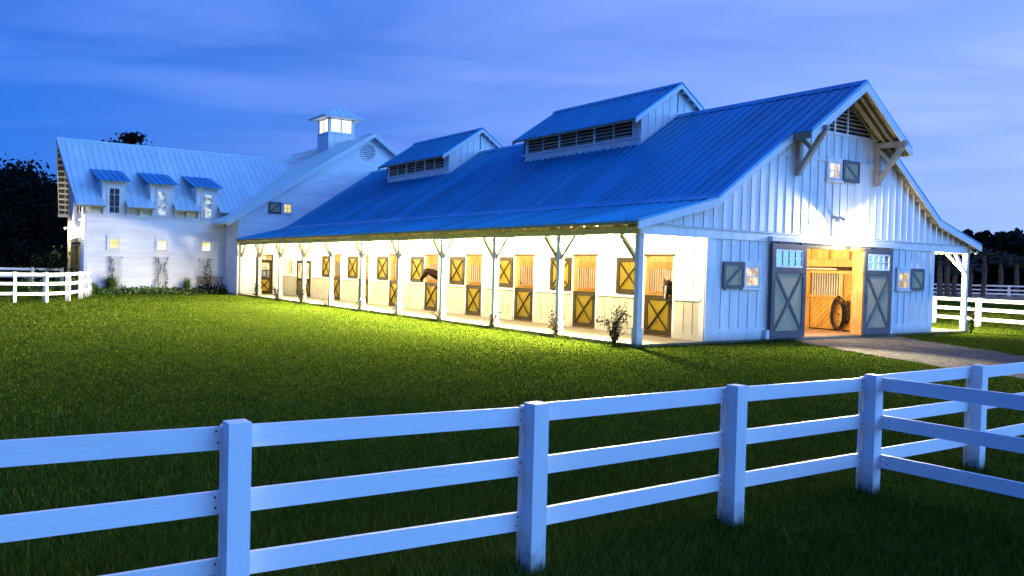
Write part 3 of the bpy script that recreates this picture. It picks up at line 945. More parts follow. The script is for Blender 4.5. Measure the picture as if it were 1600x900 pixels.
# ---- inside: stall partitions, grilles, aisle
def partition(y, x0, x1):
    """timber stall partition facing -y: planks, bars, head boards"""
    for j in range(7):
        cube('partition_plank', wood, barn, x0, x1, y - .03, y + .03, .02 + j * .188, .02 + (j + 1) * .188 - .008)
    for j in range(4):
        cube('partition_plank', woodl, barn, x0, x1, y - .03, y + .03, 2.16 + j * .235, 2.16 + (j + 1) * .235 - .008)
    cube('cap_rail', woodl, barn, x0, x1, y - .05, y + .05, 1.337, 1.39)
    b = MB(); n = int((x1 - x0 - .7) / .11)
    for i in range(n): xx = x0 + .5 + i * .11; b.box(xx - .014, xx + .014, y - .014, y + .014, 1.39, 2.16)
    b.build('grille', bars, barn)
    cube('stall_post', woodl, barn, x0 + .001, x0 + .38, y - .065, y + .065, .01, 3.1)


for k in range(1, 9):
    partition(3.66 * k, PX + .15, 6.35)
for side in (0, 1):
    x = 6.4 if side == 0 else 11.8
    f = MB()
    for k in range(8):
        ya, yb = 3.66 * k + .15, 3.66 * k + 3.6
        if side == 1 and k == 0: continue
        for j in range(6): f.box(x - .03, x + .03, ya, yb, .02 + j * .2, .02 + j * .2 + .19)
        for i in range(30): yy = ya + .08 + i * .114; f.box(x - .012, x + .012, yy - .012, yy + .012, 1.22, 2.15)
        f.box(x - .04, x + .04, ya, yb, 2.15, 2.4)
        f.box(x - .1, x + .1, yb, yb + .21, .01, 3.4)
    o = f.build('stall_front', wood, barn)
    if side == 0:
        MB().box(x - .06, x + .06, .15, 29.4, 2.41, 2.62).build('head_beam', woodl, barn)
# first stall front on the right of the aisle, seen through the door
x = 11.8


def diag_planks(y0, y1, z0, z1, rising, wd=.15):
    """diagonal tongue planks clipped to a rectangle on the wall x = const (facing -x)"""
    d = 1 if rising else -1
    cs = []
    span = (y1 - y0) + (z1 - z0)
    n = int(span / (wd * 1.414)) + 1
    for i in range(n):
        c0_, c1_ = i * wd * 1.414, (i + 1) * wd * 1.414 - .016
        poly = []
        # clip the strip c0 <= u + w <= c1 with u in [0,U], w in [0,V]
        U, V = y1 - y0, z1 - z0
        def pts(c):
            r_ = []
            u = max(0, c - V); r_.append((u, c - u))
            u = min(U, c); r_.append((u, c - u))
            return r_
        a = pts(min(c0_, U + V)); b = pts(min(c1_, U + V))
        poly = [a[0], a[1]]
        if c0_ < U < c1_: poly.append((U, 0))
        poly += [b[1], b[0]]
        if c0_ < V < c1_: poly.append((0, V))
        P = [((y0 + u) if d > 0 else (y1 - u), z0 + w) for u, w in poly]
        cl_ = []
        for p in P:
            if not cl_ or (abs(p[0] - cl_[-1][0]) + abs(p[1] - cl_[-1][1])) > 1e-4: cl_.append(p)
        if len(cl_) > 2: MB().prism(cl_, 'x', x - .03, x + .01).build('diagonal_plank', wood, barn)


MB().box(x + .012, x + .05, .15, 3.6, .02, 1.3).box(x + .012, x + .05, .15, 1.35, 1.3, 2.3).build('stall_lining', black, barn)
diag_planks(1.5, 2.78, .06, 1.24, True)
diag_planks(.16, 1.44, .06, 1.16, True)
diag_planks(.16, 1.36, 1.30, 2.16, True)
cube('stall_rail', woodl, barn, x - .06, x + .02, 1.44, 2.84, 1.241, 1.33)
cube('stall_rail', woodl, barn, x - .07, x + .02, .16, 1.44, 1.17, 1.29)
cube('stall_rail', woodl, barn, x - .05, x + .02, .16, 2.84, 2.165, 2.27)
cube('stall_post', wood, barn, x - .08, x + .05, 2.80, 3.0, .01, 2.26)
cube('stall_post', woodl, barn, x - .08, x + .05, 1.38, 1.49, .01, 2.16)
cube('stall_post', woodl, barn, x - .1, x + .1, 3.25, 3.66, .01, 3.4)
g_ = MB()
for i in range(12): yy = 1.56 + i * .105; g_.box(x - .016, x + .016, yy - .014, yy + .014, 1.33, 2.165)
g_.build('grille', bars, barn)
cube('head_beam', woodl, barn, x - .09, x + .06, .15, 29.4, 2.42, 2.70)
MB().tube([(x - .12, 1.62, 2.33), (x - .12, 3.4, 2.33)], .03, 8).build('door_rail', bars, barn)
for i in range(24):
    yy = .2 + i * .42
    cube('loft_board', woodl, barn, x + .0, x + .03, yy, yy + .41, 2.71, 3.60)
    if i % 2 == 0: cube('loft_stud', wood, barn, x - .06, x - .002, yy + .1, yy + .2, 2.72, 3.5)
cube('aisle_post', woodl, barn, 10.84, 11.14, .16, .44, .01, 3.06)
MB().box(PX + .14, W - PX - .14, CORE, BL, 3.62, 3.70).build('hay_loft_floor', woodl, barn)
MB().box(W - PX - .14, W - PX, CORE, BL, 0, 4.1).build('stall_wall', white, barn)
MB().box(PX + .15, W - PX - .14, CORE, BL - .1, .001, .012).build('stall_floor', mat('dirt_floor', (.30, .18, .09), .9, var=.15, bump=.2), barn)

# ------------------------------------------------------------------ gabled hall (the cross wing at the far end)
HY, HX, HP, HS = 36.6, 9.0, 11.15, .665
hall = thing('gabled_hall', 'white lap sided cross gable hall with round vent and lit cupola on its ridge', 'building', (HX, HY, GZ))
hz = lambda x_: HP - HS * abs(HX - x_)
HX0 = -.12


def lap_board(x0, x1, z0, z1, y_, ramp=None):
    b = MB()
    xa0, xa1, xb0, xb1 = x0, x1, x0, x1
    if ramp:
        # clip to the roof slope
        def lim(z):
            h_ = (HP - .16 - z) / HS
            return HX - h_, HX + h_
        l0, r0 = lim(z0); l1, r1 = lim(z1)
        xa0, xa1, xb0, xb1 = max(x0, l0), min(x1, r0), max(x0, l1), min(x1, r1)
        if xa1 - xa0 < .1: return None
        if xb1 - xb0 < .02: xb0 = xb1 = HX
    v_ = [(xa0, y_ - .028, z0), (xa1, y_ - .028, z0), (xb1, y_ - .008, z1), (xb0, y_ - .008, z1), (xa0, y_, z0), (xa1, y_, z0), (xb1, y_, z1), (xb0, y_, z1)]
    b.add(v_, [(0, 1, 2, 3), (4, 7, 6, 5), (0, 4, 5, 1), (2, 6, 7, 3), (1, 5, 6, 2), (0, 3, 7, 4)])
    return b


MB().prism([(HX0, -.2), (18.2, -.2), (18.2, hz(18.2) - .16), (HX, HP - .16), (HX0, hz(HX0) - .16)], 'y', HY + .001, HY + .15).build('wall', white, hall)
z = GZ + .12
while z < HP - .25:
    b = lap_board(HX0, 18.2, z, z + .165, HY, True)
    if b: b.build('lap_board', lap, hall)
    z += .155
# side wall between hall and stable house
YD = 39.6
MB().box(HX0, HX0 + .12, HY + .02, YD + .3, -.2, hz(HX0) - .12).build('side_wall', white, hall)
z = GZ + .12
while z < hz(HX0) - .2:
    MB().add([(HX0 - .028, HY, z), (HX0 - .008, HY, z + .165), (HX0, HY, z + .165), (HX0, HY, z), (HX0 - .028, YD, z), (HX0 - .008, YD, z + .165), (HX0, YD, z + .165), (HX0, YD, z)],
             [(0, 1, 2, 3), (7, 6, 5, 4), (0, 4, 5, 1), (1, 5, 6, 2), (2, 6, 7, 3), (3, 7, 4, 0)]).build('lap_board', lap, hall)
    z += .155
cube('corner_board', trimw, hall, HX0 - .05, HX0 + .02, HY - .045, HY + .12, GZ, hz(HX0) - .18)
cube('corner_board', trimw, hall, HX0 - .035, HX0 - .029, HY + .9, HY + 1.9, 1.0, 2.5)
HE = -.95
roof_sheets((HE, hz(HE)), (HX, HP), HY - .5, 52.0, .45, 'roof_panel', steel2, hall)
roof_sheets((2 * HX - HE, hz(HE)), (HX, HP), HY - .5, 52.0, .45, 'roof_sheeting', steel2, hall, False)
for s in (1, -1):
    q = (lambda x_: x_) if s > 0 else (lambda x_: 2 * HX - x_)
    MB().prism([(q(HE + .02), hz(HE + .02) - .024), (HX, HP - .024), (HX, HP - .14), (q(HE + .02), hz(HE + .02) - .14)], 'y', HY - .46, 52.0).build('roof_deck', trimw, hall)
    MB().prism([(q(HE), hz(HE) - .024), (HX, HP - .024), (HX, HP - .27), (q(HE), hz(HE) - .27)], 'y', HY - .51, HY - .462).build('barge_board', trimw, hall)
    MB().prism([(q(HE), hz(HE) - .02), (HX, HP - .02), (HX, HP - .10), (q(HE), hz(HE) - .10)], 'y', HY - .54, HY - .512).build('barge_trim', trimw, hall)
MB().prism([(HX - .18, HP - .18 * HS + .02), (HX, HP + .04), (HX + .18, HP - .18 * HS + .02), (HX + .18, HP - .18 * HS + .04), (HX, HP + .07), (HX - .18, HP - .18 * HS + .04)], 'y', HY - .52, 52).build('ridge_cap', steel2, hall)
# round vent
ring = []
vx, vz, vr = 8.75, 9.9, .50
b = MB(); nseg = 28
for i in range(nseg):
    t = 2 * PI * i / nseg
    for (rr, yy) in ((vr + .09, HY - .03), (vr + .09, HY - .075), (vr, HY - .075), (vr, HY - .03)):
        b.v.append((vx + rr * math.cos(t), yy, vz + rr * math.sin(t)))
for i in range(nseg):
    for k in range(4):
        b.f.append((i * 4 + k, i * 4 + (k + 1) % 4, ((i + 1) % nseg) * 4 + (k + 1) % 4, ((i + 1) % nseg) * 4 + k))
vent = b.build('round_vent', trimw, hall)
MB().prism([(vx + vr * math.cos(2 * PI * i / 24), vz + vr * math.sin(2 * PI * i / 24)) for i in range(24)], 'y', HY - .036, HY - .03).build('vent_back', black, vent)
for j in range(7):
    z = vz - vr + .07 + j * .135
    hw = math.sqrt(max(0, vr * vr - (z + .03 - vz) ** 2)) - .01
    MB().prism([(HY - .072, z - .02), (HY - .04, z + .045), (HY - .04, z + .065), (HY - .072, z + .0)], 'x', vx - hw, vx + hw).build('louver_slat', trimw, vent)
sh_ = shutter(hall, 1.78, 2.62, 5.24, 5.98, HY - .028, True)
small_window(hall, 2.78, 3.32, 5.32, 5.92, HY - .028, lityellow, trim=.06, tm=trimw)
# door in the porch end wall
b = MB().box(1.04, 1.12, HY - .07, HY - .03, .02, 2.56).box(2.06, 2.14, HY - .07, HY - .03, .02, 2.56).box(1.12, 2.06, HY - .07, HY - .03, 2.5, 2.56).box(1.12, 2.06, HY - .07, HY - .03, 2.14, 2.2)
dr_ = b.build('porch_door', stile, hall)
b = MB().box(1.12, 1.27, HY - .06, HY - .03, .02, 2.14).box(1.91, 2.06, HY - .06, HY - .03, .02, 2.14)
for za, zb in ((.02, .2), (.92, 1.06), (1.5, 1.56), (2.02, 2.14)): b.box(1.27, 1.91, HY - .058, HY - .03, za, zb)
b.build('door_leaf', stile, dr_)
cube('pane', litwarm, dr_, 1.12, 2.06, HY - .05, HY - .035, 2.2, 2.5)
cube('pane', glassd, dr_, 1.27, 1.91, HY - .045, HY - .035, 1.06, 1.5)
cube('pane', litwarm, dr_, 1.27, 1.91, HY - .045, HY - .035, 1.56, 2.02)
cube('panel', panelm, dr_, 1.27, 1.91, HY - .045, HY - .035, .2, .92)
MB().beam((1.27, HY - .052, .2), (1.91, HY - .052, .92), .02, .08).build('cross_brace', stile, dr_)
MB().beam((1.27, HY - .0525, .92), (1.91, HY - .0525, .2), .018, .08).build('cross_brace', stile, dr_)
# cupola
cy, ch, cb, ctp = 42.9, 1.02, 10.15, 13.02
b = MB()
b.box(HX - ch, HX + ch, cy - ch, cy + ch, cb, 11.78)
for sx in (-1, 1):
    for sy in (-1, 1):
        b.box(HX + sx * ch - (.17 if sx > 0 else 0), HX + sx * ch + (.17 if sx < 0 else 0), cy + sy * ch - (.17 if sy > 0 else 0), cy + sy * ch + (.17 if sy < 0 else 0), 11.78, ctp)
b.box(HX - ch + .0, HX + ch, cy - ch, cy + ch, 12.86, ctp)
cup = b.build('cupola', white, hall)
MB().box(HX - ch - .05, HX + ch + .05, cy - ch - .05, cy + ch + .05, 11.74, 11.83).build('sill', trimw, cup)
for i in range(5):
    xx = HX - ch + .0 + i * ch / 2
    cube('batten', trimw, cup, xx - .03, xx + .03, cy - ch - .022, cy - ch - .001, cb, 11.74)
    yy = cy - ch + i * ch / 2
    cube('batten', trimw, cup, HX - ch - .022, HX - ch - .001, yy - .03, yy + .03, cb, 11.74)
for face in range(4):
    for k in (0, 1):
        a, b_ = (-.85 + k * .87, -.02 + k * .87)
        def fx(u0, u1, d0, d1, z0, z1, name, m, par=cup):
            if face == 0: return cube(name, m, par, HX + u0, HX + u1, cy - ch + d0, cy - ch + d1, z0, z1)
            if face == 1: return cube(name, m, par, HX - ch + d0, HX - ch + d1, cy + u0, cy + u1, z0, z1)
            if face == 2: return cube(name, m, par, HX + u0, HX + u1, cy + ch - d1, cy + ch - d0, z0, z1)
            return cube(name, m, par, HX + ch - d1, HX + ch - d0, cy + u0, cy + u1, z0, z1)
        for i in range(2):
            for j in range(3):
                w_ = (b_ - a - .1) / 2; h_ = (12.84 - 11.92) / 3
                fx(a + .05 + i * w_ + .012, a + .05 + (i + 1) * w_ - .012, .05, .06, 11.92 + j * h_ + .012, 11.92 + (j + 1) * h_ - .012, 'pane', litcup)
        fx(a, a + .05, .03, .07, 11.83, 12.86, 'sash', white); fx(b_ - .05, b_, .03, .07, 11.83, 12.86, 'sash', white)
        fx(a + .05, b_ - .05, .035, .069, 11.83, 11.92, 'sash', white); fx(a + .05, b_ - .05, .035, .069, 12.84, 12.86, 'sash', white)
er, ez, ea = 1.62, 13.0, 14.02
MB().add([(HX - er + .06, cy - er + .06, ez - .09), (HX + er - .06, cy - er + .06, ez - .09), (HX + er - .06, cy + er - .06, ez - .09), (HX - er + .06, cy + er - .06, ez - .09),
          (HX - er + .06, cy - er + .06, ez - .02), (HX + er - .06, cy - er + .06, ez - .02), (HX + er - .06, cy + er - .06, ez - .02), (HX - er + .06, cy + er - .06, ez - .02)],
         [(0, 3, 2, 1), (4, 5, 6, 7), (0, 1, 5, 4), (1, 2, 6, 5), (2, 3, 7, 6), (3, 0, 4, 7)]).build('soffit', white, cup)
for face in range(4):
    for k in range(7):
        u0, u1 = -er + 2 * er * k / 7, -er + 2 * er * (k + 1) / 7
        def rp(u, h_):
            # point on the hip face at offset u, height fraction h_
            d = er * (1 - h_)
            pt = ((u, -d), (-d, u), (u, d), (d, u))[face]
            return (HX + pt[0], cy + pt[1], ez + (ea - ez) * h_)
        def tf(u): return 1 - abs(u) / er
        ps = [rp(u0, 0), rp(u1, 0), rp(u1, tf(u1))]
        if u0 < 0 < u1: ps.append(rp(0, 1))
        if tf(u0) > 0: ps.append(rp(u0, tf(u0)))
        lo = [(p[0], p[1], p[2] - .02) for p in ps]; n_ = len(ps)
        b = MB().add(ps + lo, [tuple(range(n_)), tuple(range(2 * n_ - 1, n_ - 1, -1))] + [(i, i + n_, (i + 1) % n_ + n_, (i + 1) % n_) for i in range(n_)])
        if k: b.beam(rp(u0, 0), rp(u0, tf(u0)), .03, .05)
        b.build('roof_panel', steel2, cup)
MB().tube([(HX, cy, ea - .02), (HX, cy, ea + .1)], [.05, .02], 6).build('finial', steel2, cup)
cl_ = thing('cupola_lamp', 'bright lamp hanging inside the lit rooftop cupola', 'lamp', (HX, cy, 12.4))
MB().tube([(HX, cy, 12.86), (HX, cy, 12.5)], .015, 5).build('cord', iron, cl_)
for sx, sy in ((-1, -1), (1, -1)):
    pass

# ------------------------------------------------------------------ dormered stable house on the left
DS, DRY, DRZ, DEY = .727, 45.3, 9.85, 39.0
dez = DRZ - DS * (DRY - DEY)
house = thing('stable_house', 'two storey white lap sided house with metal roof and three tall dormer windows', 'house', (-4.3, YD, GZ))
DX0, DX1 = -8.5, HX0 - .03
dz_ = lambda y_: DRZ - DS * abs(DRY - y_)
MB().box(DX0, DX1, YD, YD + .15, -.2, 5.45).build('wall', white, house)
z = GZ + .12
while z < 4.55:
    b = MB(); b.add([(DX0, YD - .028, z), (DX1, YD - .028, z), (DX1, YD - .008, z + .165), (DX0, YD - .008, z + .165), (DX0, YD, z), (DX1, YD, z), (DX1, YD, z + .165), (DX0, YD, z + .165)],
                    [(0, 1, 2, 3), (4, 7, 6, 5), (0, 4, 5, 1), (2, 6, 7, 3), (1, 5, 6, 2), (0, 3, 7, 4)])
    b.build('lap_board', lap, house); z += .155
MB().box(DX0 - .05, DX1, YD - .06, YD - .002, 4.58, 4.72).build('band_board', trimw, house)
cube('corner_board', trimw, house, DX0 - .045, DX0 + .14, YD - .05, YD - .003, GZ, 4.58)
cube('corner_board', trimw, house, DX1 - .35, DX1 - .2, YD - .045, YD - .003, GZ, 3.2)
DWX = [(-7.56, -6.24), (-4.77, -3.41), (-1.98, -.60)]
WNX = [(-7.20, -6.55), (-4.38, -3.80), (-1.58, -.97)]
# eave pieces between the dormers, board strips and brackets under them
bounds = [(-9.0, -7.42), (-6.22, -4.60), (-3.40, -1.80), (-.58, .3)]
for k, (a, b_) in enumerate(bounds):
    aa = max(a, DX0)
    n = max(1, round((b_ - aa) / .4)); w_ = (b_ - aa) / n
    for i in range(n):
        cube('siding_board', white, house, aa + i * w_ + .003, aa + (i + 1) * w_ - .003, YD - .02, YD - .001, 4.722, 5.42)
        if i: cube('batten', white, house, aa + i * w_ - .025, aa + i * w_ + .025, YD - .04, YD - .0205, 4.722, 5.42)
    bx = {0: (-8.38, -7.5), 1: (-6.12, -5.4, -4.7), 2: (-3.3, -2.6, -1.9), 3: ()}[k]
    for x_ in bx:
        MB().prism([(YD - .002, 4.76), (YD - .002, dez + .05), (DEY + .12, dez - .02), (DEY + .14, dez - .12), (YD - .12, 4.78)], 'x', x_ - .05, x_ + .05).build('eave_bracket', trimw, house)


def drx(y_, base=-9.03, ridge=-9.45):
    return base + (ridge - base) * (y_ - DEY) / (DRY - DEY)


def d_panel(x0, x1, yl, first=False):
    """one sheet of the front slope from eave line yl up to the ridge"""
    b = MB()
    zl, zt = dz_(yl), DRZ
    xl0, xt0 = (drx(yl), drx(DRY)) if first else (x0, x0)
    v_ = [(xl0, yl, zl), (x1 - .003, yl, zl), (x1 - .003, DRY, zt), (xt0, DRY, zt)]
    v_ += [(p[0], p[1], p[2] - .022) for p in v_]
    b.add(v_, [(0, 1, 2, 3), (7, 6, 5, 4), (0, 4, 5, 1), (1, 5, 6, 2), (2, 6, 7, 3), (3, 7, 4, 0)])
    if not first:
        nrm = Vector((0, -DS, 1)).normalized() * .03
        b.beam((x0, yl + nrm.y * .5, zl + nrm.z * .5), (x0, DRY, zt + .015), .026, .04, (0, 0, 1))
    return b.build('roof_panel', steel2, house)


def in_dormer(x_):
    for a, b_ in DWX:
        if a - .02 < x_ < b_ + .02: return True
    return False


ex = [-8.95]
gaps = [(-8.95, -7.45, DEY), (-7.45, -6.22, 41.15), (-6.22, -4.62, DEY), (-4.62, -3.40, 41.15), (-3.40, -1.82, DEY), (-1.82, -.58, 41.15), (-.58, 0.9, DEY), (.9, 7.4, None)]
d_panel(-9.3, -8.95, DEY, True)
for a, b_, yl in gaps:
    n = max(1, round((b_ - a) / .42)); w_ = (b_ - a) / n
    for i in range(n):
        x0 = a + i * w_
        y_ = yl
        if yl is None:
            # start where the sheet meets the hall roof
            zz = hz(x0) ; y_ = max(DEY, DRY - (DRZ - zz) / DS - .5)
            if y_ > DRY - .2: continue
        d_panel(x0, x0 + w_, y_)
# deck below the front slope, in the same strips
for a, b_, yl in gaps[:7]:
    aa = a if a > -8.9 else -8.97
    MB().prism([(yl + .02, dz_(yl + .02) - .024), (DRY, DRZ - .024), (DRY, DRZ - .12), (yl + .02, dz_(yl + .02) - .12)], 'x', aa, b_).build('roof_deck', beamw, house)
    if yl == DEY: MB().box(aa, b_ - .01, DEY - .0, DEY + .03, dez - .13, dez - .024).build('eave_fascia', beamw, house)
# back slope
b = MB(); v_ = [(-8.55, 51.6, dz_(51.6)), (7.4, 51.6, dz_(51.6)), (7.4, DRY, DRZ), (-9.45, DRY, DRZ)]
v_ += [(p[0], p[1], p[2] - .1) for p in v_]
b.add(v_, [(0, 1, 2, 3), (7, 6, 5, 4), (0, 4, 5, 1), (1, 5, 6, 2), (2, 6, 7, 3), (3, 7, 4, 0)]).build('back_roof', steel2, house)
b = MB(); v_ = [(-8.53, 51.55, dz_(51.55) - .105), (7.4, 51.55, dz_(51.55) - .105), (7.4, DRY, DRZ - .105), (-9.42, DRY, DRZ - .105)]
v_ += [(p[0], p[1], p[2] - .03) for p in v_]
b.add(v_, [(0, 1, 2, 3), (7, 6, 5, 4), (0, 4, 5, 1), (1, 5, 6, 2), (2, 6, 7, 3), (3, 7, 4, 0)]).build('soffit', bark, house)  # dark bark tone stands in for the shade between the lookouts
MB().prism([(DRY - .16, DRZ - .16 * DS + .02), (DRY, DRZ + .045), (DRY + .16, DRZ - .16 * DS + .02), (DRY + .16, DRZ - .16 * DS + .04), (DRY, DRZ + .075), (DRY - .16, DRZ - .16 * DS + .04)], 'x', -9.46, 7.3).build('ridge_cap', steel2, house)
# rakes on the open end, with lookouts below
for (ya, yb, xa, xb) in ((DEY, DRY, -9.03, -9.45), (51.6, DRY, -8.55, -9.45)):
    p, q_ = Vector((xa, ya, dz_(ya) - .14)), Vector((xb, yb, DRZ - .14))
    MB().beam(p, q_, .05, .23).build('barge_board', trimw, house)
    p2, q2 = Vector((xa + .40, ya, dz_(ya) - .20)), Vector((xb + .5, yb, DRZ - .2))
    MB().beam(p2, q2, .05, .10).build('rake_rafter', trimw, house)
    n = 13
    for i in range(1, n):
        t = i / n; c = p.lerp(q_, t)
        MB().box(c.x + .02, DX0 - .02 if ya < 45 else -7.3, c.y - .04, c.y + .04, c.z - .09, c.z + .035).build('lookout', trimw, house)
MB().box(-8.62, -7.3, 51.45, 51.6, dz_(51.6) - .32, dz_(51.6) - .10).build('eave_beam', trimw, house)
# end wall
MB().prism([(YD + .02, -.2), (46.2, -.2), (46.2, dz_(46.2) - .14), (DRY, DRZ - .14), (YD + .02, dz_(YD + .02) - .14)], 'x', DX0, DX0 + .15).build('end_wall', white, house)
MB().prism([(46.2, -.2), (51.4, -.2), (51.4, dz_(51.4) - .12), (46.2, dz_(46.2) - .12)], 'x', -7.3, -7.15).build('end_wall', white, house)
MB().box(DX0 + .151, -7.15, 46.05, 46.2, -.2, 9).build('end_wall', white, house)
z = GZ + .12
while z < 4.5:
    MB().add([(DX0 - .028, YD, z), (DX0 - .008, YD, z + .165), (DX0 - .001, YD, z + .165), (DX0 - .001, YD, z), (DX0 - .028, 46.2, z), (DX0 - .008, 46.2, z + .165), (DX0 - .001, 46.2, z + .165), (DX0 - .001, 46.2, z)],
             [(0, 1, 2, 3), (7, 6, 5, 4), (0, 4, 5, 1), (1, 5, 6, 2), (2, 6, 7, 3), (3, 7, 4, 0)]).build('lap_board', lap, house)
    z += .155
cube('corner_post', beamw, house, DX0 - .12, DX0 + .04, 46.0, 46.26, GZ, 8.9)
# end door pair, upper window
for s in (0, 1):
    y0 = 41.2 + s * 1.9
    b = MB().box(DX0 - .12, DX0 - .04, y0, y0 + .22, 0, 3.0).box(DX0 - .12, DX0 - .04, y0 + 1.6, y0 + 1.82, 0, 3.0)
    for za, zb in ((0, .3), (1.35, 1.55), (2.75, 3.0)): b.box(DX0 - .118, DX0 - .04, y0 + .22, y0 + 1.6, za, zb)
    d = b.build('end_door', olive, house)
    cube('panel', panelm, d, DX0 - .09, DX0 - .045, y0 + .22, y0 + 1.6, .3, 1.35); cube('panel', panelm, d, DX0 - .09, DX0 - .045, y0 + .22, y0 + 1.6, 1.55, 2.75)
cube('door_lintel', beamw, house, DX0 - .16, DX0 - .03, 41.0, 45.3, 3.02, 3.25)
b = MB().box(DX0 - .05, DX0 - .002, 40.6, 40.72, 4.9, 6.6).box(DX0 - .05, DX0 - .002, 42.9, 43.02, 4.9, 6.6).box(DX0 - .05, DX0 - .002, 40.72, 42.9, 6.48, 6.6).box(DX0 - .05, DX0 - .002, 41.75, 41.87, 4.9, 6.48)
wn = b.build('end_window', trimw, house)
cube('pane', glassd, wn, DX0 - .03, DX0 - .01, 40.72, 41.75, 4.9, 6.48); cube('pane', glassd, wn, DX0 - .03, DX0 - .01, 41.87, 42.9, 4.9, 6.48)
# dormers
for k, ((a, b_), (wa, wb)) in enumerate(zip(DWX, WNX)):
    dm = MB().box(a, b_, YD + .001, YD + .14, 5.46, 6.84)
    for xx in (a, b_ - .1): dm.prism([(YD + .14, 5.4), (YD + .14, 6.84), (41.2, 6.84)], 'x', xx, xx + .1)
    d = dm.build('dormer', white, house)
    n = 4; w_ = (b_ - a) / n
    cube('trim_board', trimw, d, a - .01, a + .12, YD - .03, YD - .001, 4.722, 6.82); cube('trim_board', trimw, d, b_ - .12, b_ + .01, YD - .03, YD - .001, 4.722, 6.82)
    cube('trim_board', trimw, d, a + .12, b_ - .12, YD - .028, YD - .001, 6.66, 6.82)
    cube('face_board', white, d, a + .121, wa - .12, YD - .015, YD - .002, 4.722, 6.655); cube('face_board', white, d, wb + .12, b_ - .121, YD - .015, YD - .002, 4.722, 6.655)
    sx0, sx1, sy0, sy1 = a - .3, b_ + .24, 39.1, 42.35
    sz0, sz1 = 6.84, 7.74
    n = 5; w_ = (sx1 - sx0) / n
    for i in range(n):
        p0 = MB(); xa, xb = sx0 + i * w_, sx0 + (i + 1) * w_ - .003
        v_ = [(xa, sy0, sz0), (xb, sy0, sz0), (xb, sy1, sz1), (xa, sy1, sz1)]; v_ += [(p[0], p[1], p[2] - .025) for p in v_]
        p0.add(v_, [(0, 1, 2, 3), (7, 6, 5, 4), (0, 4, 5, 1), (1, 5, 6, 2), (2, 6, 7, 3), (3, 7, 4, 0)])
        p0.beam((xa, sy0, sz0 + .015), (xa, sy1, sz1 + .015), .026, .04)
        p0.build('roof_panel', steel, d)
        MB().beam((xa + w_ / 2, sy0 + .05, sz0 - .055), (xa + w_ / 2, YD, sz0 - .055 + .277 * .45), .06, .07).build('rafter_tail', trimw, d)
    pm = (glassn, litwhite, litwhite)[k]
    w = small_window(house, wa, wb, 4.82, 6.42, YD - .0155, pm, 2, 4, frame=.055, trim=.11, tm=(trimw if k else trimw))
    if k == 0: w['label'] = 'dark unlit dormer window'
    cube('meeting_rail', (navy if k == 0 else trimw), w, wa + .055, wb - .055, YD - .058, YD - .0475, 5.58, 5.65)
for k, (wa, wb) in enumerate(((-7.15, -6.60), (-4.33, -3.86 + .06), (-1.58, -1.02))):
    small_window(house, wa, wb, 2.68, 3.28, YD - .028, lityellow, 2, 1, frame=.04, trim=.12, tm=white)
# wall grille at the right
b = MB().box(-1.92, -.16, YD - .07, YD - .029, 1.02, 1.08).box(-1.92, -.16, YD - .07, YD - .029, .42, .48).box(-1.92, -1.86, YD - .07, YD - .029, .48, 1.02).box(-.22, -.16, YD - .07, YD - .029, .48, 1.02)
gr = b.build('wall_grille', trimw, house)
for j in range(6): cube('slat', MATS['bracket_grey'], gr, -1.86, -.22, YD - .06, YD - .031, .50 + j * .088, .55 + j * .088)
cube('grille_back', beamw, gr, -1.86, -.22, YD - .0309, YD - .0295, .48, 1.02)

# ------------------------------------------------------------------ lamps
ordn = ['first', 'second', 'third', 'fourth', 'fifth', 'sixth', 'seventh', 'eighth', 'ninth', 'tenth', 'eleventh']
for i in range(10):
    y_ = 1.83 + 3.66 * i
    t = thing('porch_lamp', f'glowing porch ceiling lamp hanging in the {ordn[i]} bay counted from the near corner post', 'lamp', (0.95, y_, 3.05), 'lamps along the porch ceiling')
    MB().tube([(0.95, y_, 3.80), (0.95, y_, 3.22)], .012, 5).build('stem', iron, t)
    MB().tube([(0.95, y_, 3.24), (0.95, y_, 3.19), (0.95, y_, 3.12)], [.03, .06, .065], 10).build('cap', canvas, t)
    MB().tube([(0.95, y_, 3.118), (0.95, y_, 3.06), (0.95, y_, 3.0), (0.95, y_, 2.97)], [.05, .06, .05, .02], 10).build('globe', bulb, t)
    lamp_obj('light', t, (0.95, y_, 2.90), PORCH_W * (.5 if i > 7 else 1))
    # added spot beside the globe, aimed outwards to brighten the lawn
    sl_ = bpy.data.lights.new('lawn_fill', 'SPOT'); sl_.energy = LAWN_FILL_W * (.45 if i > 7 else .75 if i > 5 else 1); sl_.color = WARM; sl_.spot_size = math.radians(165); sl_.spot_blend = 1; sl_.shadow_soft_size = .06
    so_ = bpy.data.objects.new('lawn_fill', sl_); COL.objects.link(so_); so_.parent = t; so_.location = (-.08, 0, -.15)
    so_.rotation_euler = Vector((-1, (-.55 if i > 7 else -.6 if i > 5 else 0), -.42)).to_track_quat('-Z', 'Y').to_euler()
